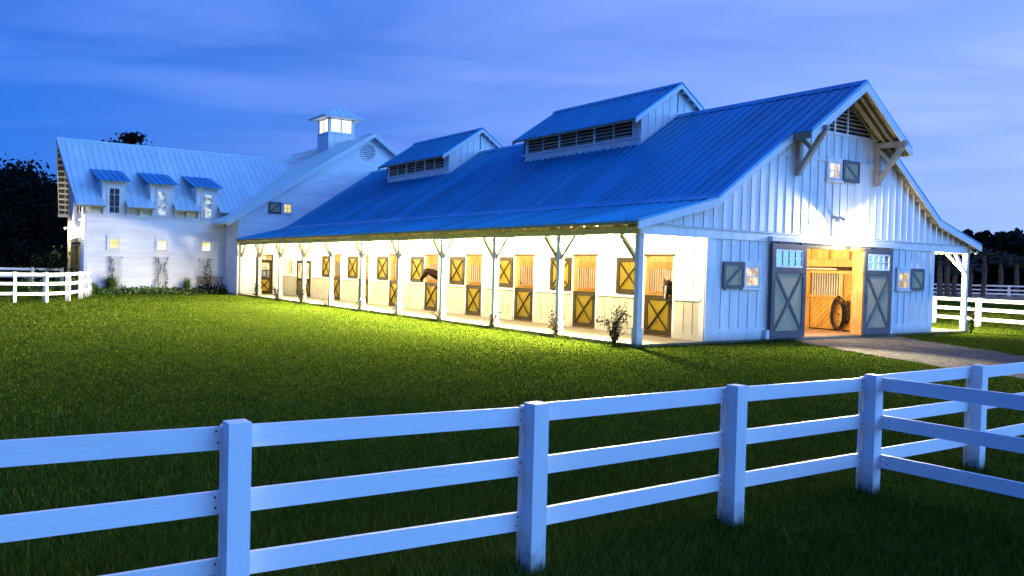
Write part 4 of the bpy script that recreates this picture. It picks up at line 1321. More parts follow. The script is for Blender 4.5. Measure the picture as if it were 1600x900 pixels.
for i, y_ in enumerate((2.2, 9.5, 17)):
    t = thing('porch_lamp', f'porch lamp hanging under the far right porch roof, {ordn[i]} from the gable end', 'lamp', (16.8, y_, 3.05), 'lamps under the right porch')
    MB().tube([(16.8, y_, 3.8), (16.8, y_, 3.19), (16.8, y_, 3.12)], [.012, .03, .065], 8).build('stem', iron, t)
    MB().tube([(16.8, y_, 3.118), (16.8, y_, 3.03), (16.8, y_, 2.97)], [.05, .06, .02], 8).build('globe', bulb, t)
    lamp_obj('light', t, (16.8, y_, 2.9), 1200)
    sl_ = bpy.data.lights.new('lawn_fill', 'SPOT'); sl_.energy = 11000; sl_.color = WARM; sl_.spot_size = math.radians(165); sl_.spot_blend = 1; sl_.shadow_soft_size = .06  # added spot that brightens the grass right of the barn
    so_ = bpy.data.objects.new('lawn_fill', sl_); COL.objects.link(so_); so_.parent = t; so_.location = (.3, 0, -.15)
    so_.rotation_euler = Vector((1, -.35, -.42)).to_track_quat('-Z', 'Y').to_euler()
# gable floodlight
t = thing('gable_floodlight', 'twin floodlight fixed to the white gable above the big barn door', 'floodlight', (8.9, -.1, 4.05))
MB().tube([(8.9, -.045, 4.05), (8.9, -.12, 4.05)], .07, 10).build('base', canvas, t)
for s in (-1, 1):
    MB().tube([(8.9 + s * .03, -.12, 4.05), (8.9 + s * .10, -.20, 4.06), (8.9 + s * .16, -.26, 4.02), (8.9 + s * .22, -.34, 3.95)], [.02, .03, .06, .08], 10).build('head', canvas, t)
for sx in (-1, 1):
    gl_ = bpy.data.lights.new('flood_beam', 'SPOT'); gl_.energy = GABLE_W; gl_.color = (1, .91, .74); gl_.spot_size = math.radians(134); gl_.spot_blend = .38; gl_.shadow_soft_size = .05
    go_ = bpy.data.objects.new('flood_beam', gl_); COL.objects.link(go_); go_.parent = t; go_.location = (.0 + sx * .22, -.46, -.12)
    go_.rotation_euler = Vector((sx * .78, .12, -.62)).to_track_quat('-Z', 'Y').to_euler()
gs_ = bpy.data.lights.new('yard_fill', 'SPOT'); gs_.energy = 15000; gs_.color = (1, .88, .6); gs_.spot_size = math.radians(78); gs_.spot_blend = .9; gs_.shadow_soft_size = .08  # extra beam added to brighten the lawn before the gable
gb_ = bpy.data.objects.new('yard_fill', gs_); COL.objects.link(gb_); gb_.parent = t; gb_.location = (-.3, -.45, -.12)
gb_.rotation_euler = Vector((-.84, -.60, -.42)).to_track_quat('-Z', 'Y').to_euler()
t = thing('door_lamp', 'blazing bracket lamp on the track above the right side of the open barn door', 'lamp', (9.85, -.24, 3.2))
MB().tube([(9.85, -.231, 3.24), (9.85, -.33, 3.27), (9.85, -.36, 3.22)], .013, 6).build('bracket', iron, t)
MB().tube([(9.85, -.36, 3.235), (9.85, -.36, 3.19)], [.03, .055], 10).build('cap', canvas, t)
MB().tube([(9.85, -.36, 3.188), (9.85, -.36, 3.14), (9.85, -.36, 3.09), (9.85, -.36, 3.06)], [.055, .08, .065, .02], 12).build('globe', bulb, t)
lamp_obj('light', t, (9.85, -.50, 3.16), 170, (1, .86, .58), .08)
for i, y_ in enumerate((1.9, 7.5, 15, 24)):
    t = thing('aisle_lamp', f'lamp over the stall aisle inside the barn, {ordn[i]} behind the door', 'lamp', (9.1, y_, 3.2), 'lamps over the aisle')
    MB().tube([(9.1, y_, 3.61), (9.1, y_, 3.3), (9.1, y_, 3.2)], [.012, .02, .08], 8).build('shade', canvas, t)
    MB().tube([(9.1, y_, 3.198), (9.1, y_, 3.1)], [.06, .04], 8).build('globe', bulb, t)
    lamp_obj('light', t, (9.1, y_, 3.0), 500, (1, .76, .38))
for k in range(8):
    y_ = 1.83 + 3.66 * k
    t = thing('stall_lamp', f'small lamp lighting the {ordn[k]} stall counted from the gable end', 'lamp', (4.2, y_, 3.3), 'lamps inside the stalls')
    MB().tube([(4.2, y_, 3.61), (4.2, y_, 3.4), (4.2, y_, 3.34)], [.012, .02, .07], 8).build('shade', canvas, t)
    MB().tube([(4.2, y_, 3.338), (4.2, y_, 3.25)], [.05, .03], 8).build('globe', bulb, t)
    lamp_obj('light', t, (4.2, y_, 3.15), 240, (1, .84, .50))
# house end lamps
for (x_, y_, z_, pw, lab) in ((-8.85, 45.6, 3.95, 520, 'star bright wall lamp at the far corner of the house end wall'), (-8.75, 40.0, 4.35, 240, 'white hot wall lamp at the near corner of the house below the eave')):
    t = thing('wall_lamp', lab, 'lamp', (x_ + .3, y_, z_))
    MB().tube([(DX0 - .03, y_, z_ + .12), (x_, y_, z_ + .18), (x_, y_, z_ + .1)], .015, 6).build('arm', iron, t)
    MB().tube([(x_, y_, z_ + .12), (x_, y_, z_ + .04)], [.04, .12], 10).build('shade', canvas, t)
    MB().tube([(x_, y_, z_ + .05), (x_, y_, z_ - .03)], [.05, .04], 8).build('globe', bulb, t)
    lamp_obj('light', t, (x_ - .05, y_, z_ - .12), pw, (1, .88, .62))
# corner floodlight on the right porch post
t = thing('corner_floodlight', 'small twin spotlight on the right corner of the porch beam', 'floodlight', (W + .02, -.06, 3.2))
MB().tube([(W - .02, -.07, 3.22), (W - .02, -.14, 3.22)], .06, 8).build('base', canvas, t)
MB().tube([(W - .02, -.14, 3.22), (W - .12, -.2, 3.24), (W - .16, -.30, 3.22)], [.02, .05, .075], 10).build('head', black, t)
MB().tube([(W - .02, -.14, 3.2), (W + .12, -.16, 3.2), (W + .22, -.18, 3.15)], [.02, .05, .075], 10).build('head', canvas, t)
sp = bpy.data.lights.new('spot', 'SPOT'); sp.energy = 60000; sp.color = (1, .72, .45); sp.spot_size = math.radians(26); sp.spot_blend = .8; sp.shadow_soft_size = .08
so = bpy.data.objects.new('spot', sp); COL.objects.link(so); so.parent = t; so.location = (.28, -.14, -.06)
so.rotation_euler = (Vector((100, 40, .8)) - Vector((W + .25, -.2, 3.15))).to_track_quat('-Z', 'Y').to_euler()

# ------------------------------------------------------------------ fences
rustm = mat('rusty_nails', (.10, .07, .05), .7)


def fence(name, label, pts, hgt, rails, rail_h, parent_loc, post_w=.128, back=True, ndir=None, m=fencew, gz=None, cat='fence', skip=(), post_side=-1, nails=False):
    nb_ = MB()
    """post-and-rail run through pts; each post and each rail a piece"""
    t = thing(name, label, cat, (pts[0][0], pts[0][1], GZ))
    gz = gz or [GZ] * len(pts)
    P = [Vector((a, b, g_)) for (a, b), g_ in zip(pts, gz)]
    for i, p in enumerate(P):
        d = (P[min(i + 1, len(P) - 1)] - P[max(i - 1, 0)]); d.z = 0; d.normalize()
        nr = Vector((d.y, -d.x, 0)) * (1 if post_side < 0 else -1)
        if i in skip: continue
        b = MB()
        hw = post_w / 2
        def ring(z_, e=0.0):
            return [p + d * (sx * (hw - e)) + nr * (sy * (hw - e)) + Vector((0, 0, z_)) for sx, sy in ((-1, -1), (1, -1), (1, 1), (-1, 1))]
        r0, r1, r2_ = ring(-.15), ring(hgt - .003), ring(hgt, .003)
        b.add([*r0, *r1, *r2_], [(3, 2, 1, 0)] + [(k, (k + 1) % 4, 4 + (k + 1) % 4, 4 + k) for k in range(4)] + [(4 + k, 4 + (k + 1) % 4, 8 + (k + 1) % 4, 8 + k) for k in range(4)] + [(8, 9, 10, 11)])
        b.build('post', fencep, t)
        if back:
            c = p - nr * (hw + .036)
            b = MB(); q0 = [c + d * (sx * (hw - .005)) + Vector((0, 0, z_)) + nr * yy for z_ in (.02, hgt - .03) for yy in (0, -.022) for sx in (-1, 1)]
            b.add(q0, [(0, 1, 3, 2), (4, 6, 7, 5), (0, 4, 5, 1), (1, 5, 7, 3), (3, 7, 6, 2), (2, 6, 4, 0)]).build('batten_board', m, t)
    for i in range(len(P) - 1):
        a, c = P[i], P[i + 1]
        d = (c - a); d.z = 0; d.normalize(); nr = Vector((d.y, -d.x, 0)) * (1 if post_side < 0 else -1)
        for rz in rails:
            jz = random.uniform(-.011, .011); jz2 = random.uniform(-.011, .011)
            o1 = -nr * (post_w / 2 + .001); o2 = -nr * (post_w / 2 + .033)
            b = MB()
            vs = []
            for pnt, j in ((a + d * .003, jz), (c - d * .003, jz2)):
                for o_, z_ in ((o1, rz - rail_h / 2), (o2, rz - rail_h / 2), (o2, rz + rail_h / 2), (o1, rz + rail_h / 2)):
                    vs.append(pnt + o_ + Vector((0, 0, z_ + j)))
            b.add(vs, [(0, 1, 2, 3), (7, 6, 5, 4), (0, 4, 5, 1), (1, 5, 6, 2), (2, 6, 7, 3), (3, 7, 4, 0)])
            b.build('rail', m, t)
            if nails:
                for pnt, sg in ((a, 1), (c, -1)):
                    for dz_n in (-.032, .034):
                        q_ = pnt + d * (sg * (post_w / 2 + .03 + random.uniform(-.008, .008))) + o1 + Vector((0, 0, rz + dz_n + random.uniform(-.006, .006)))
                        e1, e2 = d * .006, Vector((0, 0, .006))
                        nb_.add([q_ - e1 - e2 + nr * .002, q_ + e1 - e2 + nr * .002, q_ + e1 + e2 + nr * .002, q_ - e1 + e2 + nr * .002, q_ - nr * .004], [(0, 1, 2, 3), (0, 4, 1), (1, 4, 2), (2, 4, 3), (3, 4, 0)])
    if nails:
        o = nb_.build('nail_heads', rustm, t); o['kind'] = 'stuff'
    return t


RL = (.34, .725, 1.095)
fy = -12.46
fence('front_fence', 'white three rail board fence crossing the foreground of the lawn', [(-19.1, fy), (-17.0, fy), (-14.865, fy), (-12.765, fy), (-10.64, fy), (-8.60, fy), (-6.50, fy), (-4.4, fy), (-2.3, fy)],
      1.19, RL, .13, None, gz=[GZ + .09, GZ + .075, GZ + .05, GZ + .005, GZ + .005, GZ - .012, GZ - .012, GZ - .01, GZ], nails=True)
fence('side_fence', 'white fence run branching from a front fence post towards the viewer, mostly in shade', [(-8.612, fy - .05), (-8.55, fy - 2.15), (-8.48, fy - 4.2)], 1.19, RL, .13, None, skip=(0,), gz=[GZ - .012] * 3, nails=True)
fence('curved_fence', 'short white fence curving round to the corner of the left house', [(-17.5, 27.4), (-15.2, 27.15), (-13.06, 27.0), (-11.83, 27.16), (-10.74, 28.6), (-9.83, 31.22), (-9.23, 33.6), (-8.81, 35.33), (-8.7, 37.0)], 1.42, (.42, .88, 1.32), .14, None, post_w=.14, post_side=1)
fence('back_fence', 'white fence in the far left field behind the curved fence', [(-19.5, 41.5), (-17.4, 42.0), (-15.2, 42.5), (-13, 43.0), (-10.9, 43.5), (-9.2, 43.9)], 1.45, (.42, .90, 1.34), .15, None, post_w=.15)
fence('paddock_fence', 'white paddock fence passing behind the right porch post', [(26.4, 14.8), (25.9, 12.3), (25.4, 9.8), (24.9, 7.25), (24.3, 4.65), (23.65, 2.2), (23.0, -.3), (22.4, -2.8), (21.8, -5.2)], 1.32, (.36, .80, 1.22), .15, None, post_w=.16, post_side=1)
fpts = [(74 + i * 2.62 * .62, 65 - i * 2.62 * .585) for i in range(32)]
fpts = [(88 + i * 2.2, 51.4 - i * 2.05) for i in range(-4, 14)]
fence('far_fence', 'distant white fence behind the row of palm trunks', fpts, 1.6, (.4, .9, 1.48), .2, None, post_w=.26, back=False, post_side=1)

# ------------------------------------------------------------------ horses
def grow(name, m, verts, edges_, radii, parent=None, sub=2, root=0):
    me = bpy.data.meshes.new(name)
    me.from_pydata(verts, edges_, [])
    o = bpy.data.objects.new(name, me); COL.objects.link(o)
    sk = o.modifiers.new('skin', 'SKIN'); sk.use_smooth_shade = True
    for i, r in enumerate(radii):
        d = me.skin_vertices[0].data[i]; d.radius = r if isinstance(r, tuple) else (r, r); d.use_root = (i == root)
    ss = o.modifiers.new('sub', 'SUBSURF'); ss.levels = sub; ss.render_levels = sub
    dg = bpy.context.evaluated_depsgraph_get(); dg.update()
    me2 = bpy.data.meshes.new_from_object(o.evaluated_get(dg))
    o.modifiers.clear(); o.data = me2; bpy.data.meshes.remove(me)
    me2.materials.clear(); me2.materials.append(m)
    me2.polygons.foreach_set('use_smooth', [True] * len(me2.polygons))
    if parent: o.parent = parent
    return o


def horse(label, loc, rot, coat, neck, headdir, has_blaze):
    """standing horse; local +x is forward. neck = list of points from withers to poll, headdir = unit vector poll -> nose"""
    t = thing('horse', label, 'horse', loc)
    t.rotation_euler = (0, 0, rot)
    hd = Vector(headdir).normalized()
    poll = Vector(neck[-1])
    H = [poll + hd * a for a in (.07, .20, .37, .50, .59)]
    V = [(-.62, 0, 1.22), (-.25, 0, 1.12), (.15, 0, 1.10), (.48, 0, 1.16)] + [tuple(p) for p in neck] + [tuple(p) for p in H]
    Rr = [(.25, .27), (.27, .30), (.26, .30), (.21, .28)] + [.27, .25, .215, .155][:len(neck)] + [(.14, .15), (.15, .165), (.098, .105), (.08, .085), (.068, .065)]
    E_ = [(i, i + 1) for i in range(len(V) - 1)]
    def leg(root, pts, rad):
        b0 = len(V)
        for i, (p, r) in enumerate(zip(pts, rad)):
            V.append(p); Rr.append(r); E_.append((root if i == 0 else b0 + i - 1, b0 + i))
    for s in (-1, 1):
        leg(3, [(.50, s * .17, .90), (.52, s * .17, .66), (.52, s * .17, .46), (.51, s * .17, .14), (.55, s * .17, .04)], [.11, .075, .055, .045, .055])
        leg(0, [(-.62, s * .17, .92), (-.52, s * .17, .72), (-.74, s * .17, .50), (-.72, s * .17, .14), (-.68, s * .17, .04)], [.15, .10, .062, .045, .055])
    body = grow('body', coat, V, E_, Rr, t)
    side = hd.cross(Vector((0, 0, 1))).normalized(); upv = side.cross(hd)
    for s in (-1, 1):
        b = MB(); c = poll + upv * .12 + side * (s * .075)
        tip = c + Vector((0, 0, .15)) + side * (s * .02) + hd * .02
        b.add([c + hd * .035, c + side * (s * .03), c - hd * .03, c - side * (s * .025), tip], [(0, 1, 4), (1, 2, 4), (2, 3, 4), (3, 0, 4), (3, 2, 1, 0)])
        o_ = OFF[t.name]; OFF[t.name] = Vector((0, 0, 0)); b.build('ear', coat, t)
        b = MB(); e = poll + hd * .20 + side * (s * .128) + upv * .07
        b.tube([e - side * s * .012, e + side * s * .006], [.02, .012], 8); b.build('eye', hair, t)
        b = MB(); e = H[4] + side * (s * .035) + upv * .02 + hd * .03; b.tube([e, e + side * s * .008], [.016, .01], 6); b.build('nostril', hair, t)
        OFF[t.name] = o_
    # mane: overlapping locks down the crest
    OFF_s = OFF[t.name]; OFF[t.name] = Vector((0, 0, 0))
    b = MB(); npts = [Vector(p) for p in neck]
    for i in range(26):
        u = i / 25 * (len(npts) - 1); k = min(int(u), len(npts) - 2); c = npts[k].lerp(npts[k + 1], u - k)
        d = (npts[k + 1] - npts[k]).normalized(); sdv = d.cross(Vector((0, 0, 1))); sdv = sdv.normalized() if sdv.length > .01 else Vector((0, 1, 0)); nn = sdv.cross(d)
        rr = .20 - .09 * u / (len(npts) - 1)
        a = c + nn * (rr * .92); s = 1
        b.tube([a, a + sdv * (s * .06) + nn * .015, a + sdv * (s * .12) - nn * .10, a + sdv * (s * .13) - nn * .2], [.022, .028, .02, .006], 5)
    f0 = poll + upv * .135
    for i in range(5): b.tube([f0 + side * (i - 2) * .02, f0 + hd * .12 + side * (i - 2) * .018 + upv * .03, f0 + hd * .2 + side * (i - 2) * .012 - upv * .015], [.018, .018, .005], 5)
    b.build('mane', hair, t)
    b = MB(); b.tube([(-.84, 0, 1.34), (-.98, .0, 1.2), (-1.0, 0, .8), (-.97, 0, .45)], [.05, .07, .08, .02], 7); b.build('tail', hair, t, True)
    if has_blaze:
        b = MB(); ps = [poll + hd * a + upv * h_ for a, h_ in ((.13, .158), (.25, .145), (.37, .100), (.50, .078), (.60, .062))]
        ws = (.022, .032, .024, .026, .02)
        for p, w_ in zip(ps, ws): b.v += [tuple(p - side * w_), tuple(p + side * w_), tuple(p + side * w_ * .8 - upv * .03), tuple(p - side * w_ * .8 - upv * .03)]
        for i in range(4):
            for k in range(4): b.f.append((i * 4 + k, i * 4 + (k + 1) % 4, (i + 1) * 4 + (k + 1) % 4, (i + 1) * 4 + k))
        b.f += [(3, 2, 1, 0), (16, 17, 18, 19)]
        b.build('blaze', blaze, t, True)
    OFF[t.name] = OFF_s
    return t


# horse whose head looks out of the fifth stall (faces -x, head turned along the wall)
horse('bay horse in profile stretching its head out of a stall over the lower door', (4.25, 16.18, 0), PI, horsebay,
      [(.72, 0.0, 1.28), (1.12, .0, 1.50), (1.52, -.05, 1.70), (1.84, -.24, 1.84)], (.20, -.50, -.62), False)
horse('dark horse with a white blaze facing out over the first stall door', (4.15, 1.62, 0), PI, horsedark,
      [(.70, 0, 1.28), (.95, .0, 1.42), (1.20, .02, 1.56), (1.40, .06, 1.70)], (.42, .24, -.86), True)
horse('dark horse standing behind the bars of the third stall partition', (5.0, 12.3, 0), PI * 1.1, horsedark,
      [(.72, 0, 1.32), (.98, .04, 1.55), (1.15, .06, 1.74), (1.28, .1, 1.90)], (.75, .1, -.6), False)

# ------------------------------------------------------------------ hose coil and rope
t = thing('hose_coil', 'thick coil of black hose hanging on the diagonal plank stall front', 'hose', (11.7, 1.46, .05))
b = MB()
pts = []
for i in range(7 * 28):
    a = 2 * PI * i / 28; k = i / 28
    ry = .265 + .05 * math.sin(k * 2.1); rz = .57 + .07 * math.sin(k * 1.7 + 1)
    pts.append((11.70 - .022 * (k % 3) - .02, 1.46 + ry * math.sin(a) + .012 * k, .69 + rz * math.cos(a) - .012 * k))
b.tube(pts, .017, 6); b.build('hose', rubber, t, True)
MB().tube([(11.72, 1.46, 1.30), (11.62, 1.46, 1.28), (11.58, 1.46, 1.34)], .015, 6).build('hook', iron, t)
MB().tube([(11.63, 1.46 + .16 * math.sin(a * .32 + .3), 1.12 - .09 * a + .004 * a * a) for a in range(12)], .011, 5).build('loose_end', rubber, t, True)
t = thing('rope_bundle', 'dark bundle of lead ropes hanging right of the hose coil', 'rope', (11.7, 1.12, .3))
b = MB()
for i in range(7):
    ph = i * .9
    b.tube([(11.71 - .01 * i, 1.12 + .05 * math.sin(ph), 1.12), (11.68 - .008 * i, 1.12 + .09 * math.sin(ph + 1), .85), (11.68 - .006 * i, 1.1 + .11 * math.sin(ph + 2), .55 + .04 * math.sin(ph)), (11.69 - .006 * i, 1.14 + .05 * math.cos(ph), .32)], .014, 5)
b.tube([(11.66, 1.18, .5), (11.66, 1.35, .32), (11.66, 1.5, .42)], .012, 5)
b.build('rope', rubber, t, True)
MB().tube([(11.75, 1.12, 1.14), (11.64, 1.12, 1.12)], .015, 5).build('peg', iron, t)

# ------------------------------------------------------------------ plants
def rose(x, y, hgt, wid, nst, label, seed, group='climbing roses at the porch posts'):
    r = np.random.default_rng(seed)
    t = thing('rose_bush', label, 'plant', (x, y, GZ), group)
    b = MB(); lv = []
    for i in range(nst):
        a = r.uniform(0, 2 * PI); sp_ = wid * r.uniform(.2, 1.0) * (1.7 if r.uniform() > .85 else 1); h_ = hgt * r.uniform(.45, 1.0)
        pts = []
        for k in range(7):
            u = k / 6
            dr = sp_ * (u ** 1.6)
            pts.append((x + dr * math.cos(a) + .03 * math.sin(u * 9 + i), y + dr * math.sin(a) + .03 * math.cos(u * 7 + i), GZ + h_ * (u - .25 * u ** 4 * (sp_ / wid))))
        b.tube(pts, [.011, .010, .009, .008, .007, .005, .003], 5)
        for k in range(int(26 * h_)):
            u = r.uniform(.15, 1) * 6; j = min(int(u), 5); p = np.array(pts[j]) * (1 - u + j) + np.array(pts[j + 1]) * (u - j)
            lv.append(p + r.normal(0, .04 + .03 * wid, 3))
    b.build('stem', bark, t)
    lv = np.array(lv); lv[:, 2] = np.maximum(lv[:, 2], GZ + .03)
    v_, f_ = leaf_quads(lv, .046, r)
    np_mesh('leaves', v_, f_, leafr, t)['kind'] = 'stuff'


rose(-.20, .72, 1.4, .62, 28, 'largest climbing rose bush, at the foot of the near corner post', 101)
sizes = [(1.05, .36, 11), (.80, .42, 11), (.55, .36, 8), (.50, .34, 7), (.78, .45, 11), (.5, .34, 6), (1.3, .45, 13), (1.1, .5, 10), (1.0, .42, 12)]
for i, (h_, w_, n_) in enumerate(sizes):
    rose(-.14, 3.66 * (i + 1) + (-.12 if i != 5 else .2), h_, w_, n_, f'thin rose plant climbing at the {ordn[i + 1]} porch post from the near corner', 200 + i)
rose(W + .12, -.12, 1.5, .2, 9, 'leafy vine winding up the right porch post beside the paddock', 333)


def shrub(name, label, x, y, hgt, wid, n_, size, m, seed, cat='plant', z0=GZ, group=None, tall=False):
    r = np.random.default_rng(seed)
    t = thing(name, label, cat, (x, y, z0), group)
    b = MB(); lv = []
    for i in range(max(5, n_ // 60)):
        a = r.uniform(0, 2 * PI); s_ = wid * math.sqrt(r.uniform(0, 1)); h_ = hgt * r.uniform(.5, 1)
        tip = (x + s_ * math.cos(a), y + s_ * math.sin(a), z0 + h_)
        b.tube([(x + .1 * s_ * math.cos(a), y + .1 * s_ * math.sin(a), z0 - .02), ((x + tip[0]) / 2, (y + tip[1]) / 2, z0 + h_ * .6), tip], [.02, .014, .005], 4)
        for k in range(60):
            u = r.uniform(.2, 1.05); lv.append([x + (tip[0] - x) * u + r.normal(0, wid * .13), y + (tip[1] - y) * u + r.normal(0, wid * .13), z0 + h_ * u + r.normal(0, hgt * .07)])
    b.build('stem', bark, t)
    v_, f_ = leaf_quads(np.array(lv), size, r)
    np_mesh('leaves', v_, f_, m, t)['kind'] = 'stuff'
    return t


def tall_grass(label, x, y, hgt, wid, n_, seed, group=None):
    r = np.random.default_rng(seed)
    a = r.uniform(0, 2 * PI, n_); rad = wid * .25 * np.sqrt(r.uniform(0, 1, n_)); sp_ = wid * r.uniform(.1, 1, n_); h_ = hgt * r.uniform(.5, 1, n_)
    bx, by = x + rad * np.cos(a), y + rad * np.sin(a)
    w_ = .016
    mxp = np.stack([bx + sp_ * .35 * np.cos(a), by + sp_ * .35 * np.sin(a), GZ + h_ * .7], 1); tp = np.stack([bx + sp_ * np.cos(a), by + sp_ * np.sin(a), GZ + h_], 1)
    px, py = -np.sin(a) * w_, np.cos(a) * w_
    pz = np.zeros(n_)
    off_ = np.stack([px, py, pz], 1); b0 = np.stack([bx, by, np.full(n_, GZ - .02)], 1)
    v_ = np.stack([b0 - off_, b0 + off_, mxp + off_ * .8, mxp - off_ * .8, tp], 1).reshape(-1, 3)
    i5 = np.arange(n_)[:, None] * 5
    f1 = np.concatenate([i5 + np.array([[0, 1, 2]]), i5 + np.array([[0, 2, 3]]), i5 + np.array([[3, 2, 4]])], 0)
    o = np_mesh('ornamental_grass', v_, f1, leafb)
    # origin at the foot of the clump
    o.data.transform(Matrix.Translation((-x, -y, -GZ))); o.location = (x, y, GZ)
    tag(o, label, 'plant', group)


tall_grass('tall green grass clump under the leftmost small yellow window of the house', -7.05, 39.15, 1.25, .75, 260, 1)
tall_grass('thin grass clump in front of the house between the middle and right trellis', -2.6, 39.1, 1.15, .5, 130, 2)
tall_grass('low grass clump close to the left corner of the house wall', -8.1, 39.1, .8, .45, 110, 3)
# longer grass the mower misses: at the fence posts and along the porch slab
pr = np.random.default_rng(17)
bx_, by_, hh_ = [], [], []
for px_ in (-17.0, -14.865, -12.765, -10.64, -8.60, -6.50, -4.4):
    k = 150; a_ = pr.uniform(0, 2 * PI, k); q_ = np.abs(pr.normal(.11, .07, k)); bx_ += list(px_ + q_ * np.cos(a_)); by_ += list(-12.46 + q_ * np.sin(a_)); hh_ += list(pr.uniform(.05, .15, k))
k = 5200; yy_ = pr.uniform(-.1, 36.5, k); bx_ += list(-.07 - np.abs(pr.normal(0, .05, k))); by_ += list(yy_); hh_ += list(pr.uniform(.04, .13, k) * (1 + .5 * np.sin(yy_ * 2.3)))
k = 1500; xx_ = pr.uniform(-.1, 7.0, k); bx_ += list(xx_); by_ += list(-.07 - np.abs(pr.normal(0, .05, k))); hh_ += list(pr.uniform(.04, .13, k))
k = 900; xx_ = pr.uniform(12.9, 18.2, k); bx_ += list(xx_); by_ += list(-.07 - np.abs(pr.normal(0, .05, k))); hh_ += list(pr.uniform(.04, .12, k))
bx_, by_, hh_ = map(np.array, (bx_, by_, hh_)); k = len(bx_)
a_ = pr.uniform(0, 2 * PI, k); ln_ = hh_ * pr.uniform(.1, .7, k); wv_ = np.where(by_ < -5, .004, .008); t_ = pr.uniform(0, 2 * PI, k)
b0_ = np.stack([bx_, by_, np.full(k, GZ)], 1); o_ = np.stack([wv_ * np.cos(t_), wv_ * np.sin(t_), np.zeros(k)], 1)
tp_ = np.stack([bx_ + ln_ * np.cos(a_), by_ + ln_ * np.sin(a_), GZ + hh_], 1)
tu = np_mesh('edge_grass', np.stack([b0_ - o_, b0_ + o_, tp_], 1).reshape(-1, 3), np.arange(3 * k).reshape(-1, 3), bpy.data.materials['grass_blades'], attr=np.repeat(np.clip(pr.normal(.45, .25, k), 0, 1), 3))
tu['kind'] = 'stuff'
# planting strip along the house
pr = np.random.default_rng(5)
n = 3600
c_ = np.stack([pr.uniform(-8.4, -.2, n), 39.55 - np.abs(pr.normal(0, .42, n)), GZ + np.abs(pr.normal(0, .14, n)) + .02], 1)
v_, f_ = leaf_quads(c_, .12, pr)
np_mesh('ground_cover', v_, f_, leafb)['kind'] = 'stuff'
n = 500
c_ = np.stack([pr.uniform(-1.9, -.1, n), 39.3 - np.abs(pr.normal(0, .3, n)), GZ + np.abs(pr.normal(0, .24, n)) + .02], 1)
v_, f_ = leaf_quads(c_, .12, pr)
np_mesh('foundation_shrub', v_, f_, leafr)
tag(bpy.data.objects['foundation_shrub'], 'dark low shrub in the inner corner where house meets hall', 'shrub')
bpy.data.objects['foundation_shrub'].data.transform(Matrix.Translation((1.0, -39.2, .1))); bpy.data.objects['foundation_shrub'].location = (-1.0, 39.2, -.1)


def trellis(xa, xb, z0, z1, label, vlabel, seed, nleaf):
    t = thing('trellis', label, 'trellis', ((xa + xb) / 2, YD - .1, GZ), 'wire trellises on the house wall')
    y_ = YD - .12
    b = MB()
    for i in range(8): xx = xa + (xb - xa) * i / 7; b.box(xx - .004, xx + .004, y_ - .006, y_ + .006, z0, z1)
    b.build('upright_wires', MATS['bracket_grey'], t)
    b = MB()
    for j in range(14): zz = z0 + (z1 - z0) * j / 13; b.box(xa, xb, y_ - .0055, y_ + .0055, zz - .004, zz + .004)
    b.build('cross_wires', MATS['bracket_grey'], t)
    for (xx, zz) in ((xa, z1), (xb, z1), (xa, z0), (xb, z0)): cube('standoff', iron, t, xx - .03, xx + .03, y_ - .02, YD - .03, zz - .03, zz + .03)
    r = np.random.default_rng(seed)
    v = thing('trellis_vine', vlabel, 'vine', ((xa + xb) / 2, y_, GZ), 'vines on the trellises')
    b = MB(); lv = []
    for i in range(5):
        x0 = r.uniform(xa + .1, xb - .1); pts = [(x0 + .1 * math.sin(k * 1.3 + i), y_ - .02, GZ + (z1 - GZ) * k / 8 * r.uniform(.9, 1.05)) for k in range(9)]
        b.tube(pts, .008, 4)
        for k in range(nleaf // 5):
            j = min(int(8 * r.uniform(0, 1) ** 1.4), 7); u = r.uniform(); p = np.array(pts[j]) * (1 - u) + np.array(pts[j + 1]) * u; lv.append(p + r.normal(0, 1, 3) * (.09, .03, .06))
    b.build('stem', bark, v)
    v_, f_ = leaf_quads(np.array(lv), .06, r); np_mesh('leaves', v_, f_, leafr, v)['kind'] = 'stuff'


trellis(-7.12, -6.40, .35, 2.12, 'wire trellis on the house wall behind the tall grass clump', 'sparse vine on the trellis behind the tall grass clump', 11, 110)
trellis(-4.47, -3.70, .25, 2.18, 'wire trellis on the house wall under the middle yellow window', 'vine covering the trellis under the middle yellow window', 12, 190)
trellis(-1.76, -.96, .40, 2.12, 'wire trellis on the house wall crossing the wall grille', 'vine on the trellis crossing the wall grille', 13, 170)
shrub('garden_shrub', 'dark leafy shrub at the left end of the house behind the fence', -10.2, 44.9, 2.6, 1.5, 1500, .16, leafr, 21, 'shrub')
shrub('garden_shrub', 'low green shrub behind the middle of the curved fence', -11.6, 33.0, 1.0, .8, 700, .11, leafb, 22, 'shrub')
shrub('garden_shrub', 'small green shrub inside the curved fence near the house door', -9.8, 38.2, .9, .7, 600, .1, leafb, 23, 'shrub')


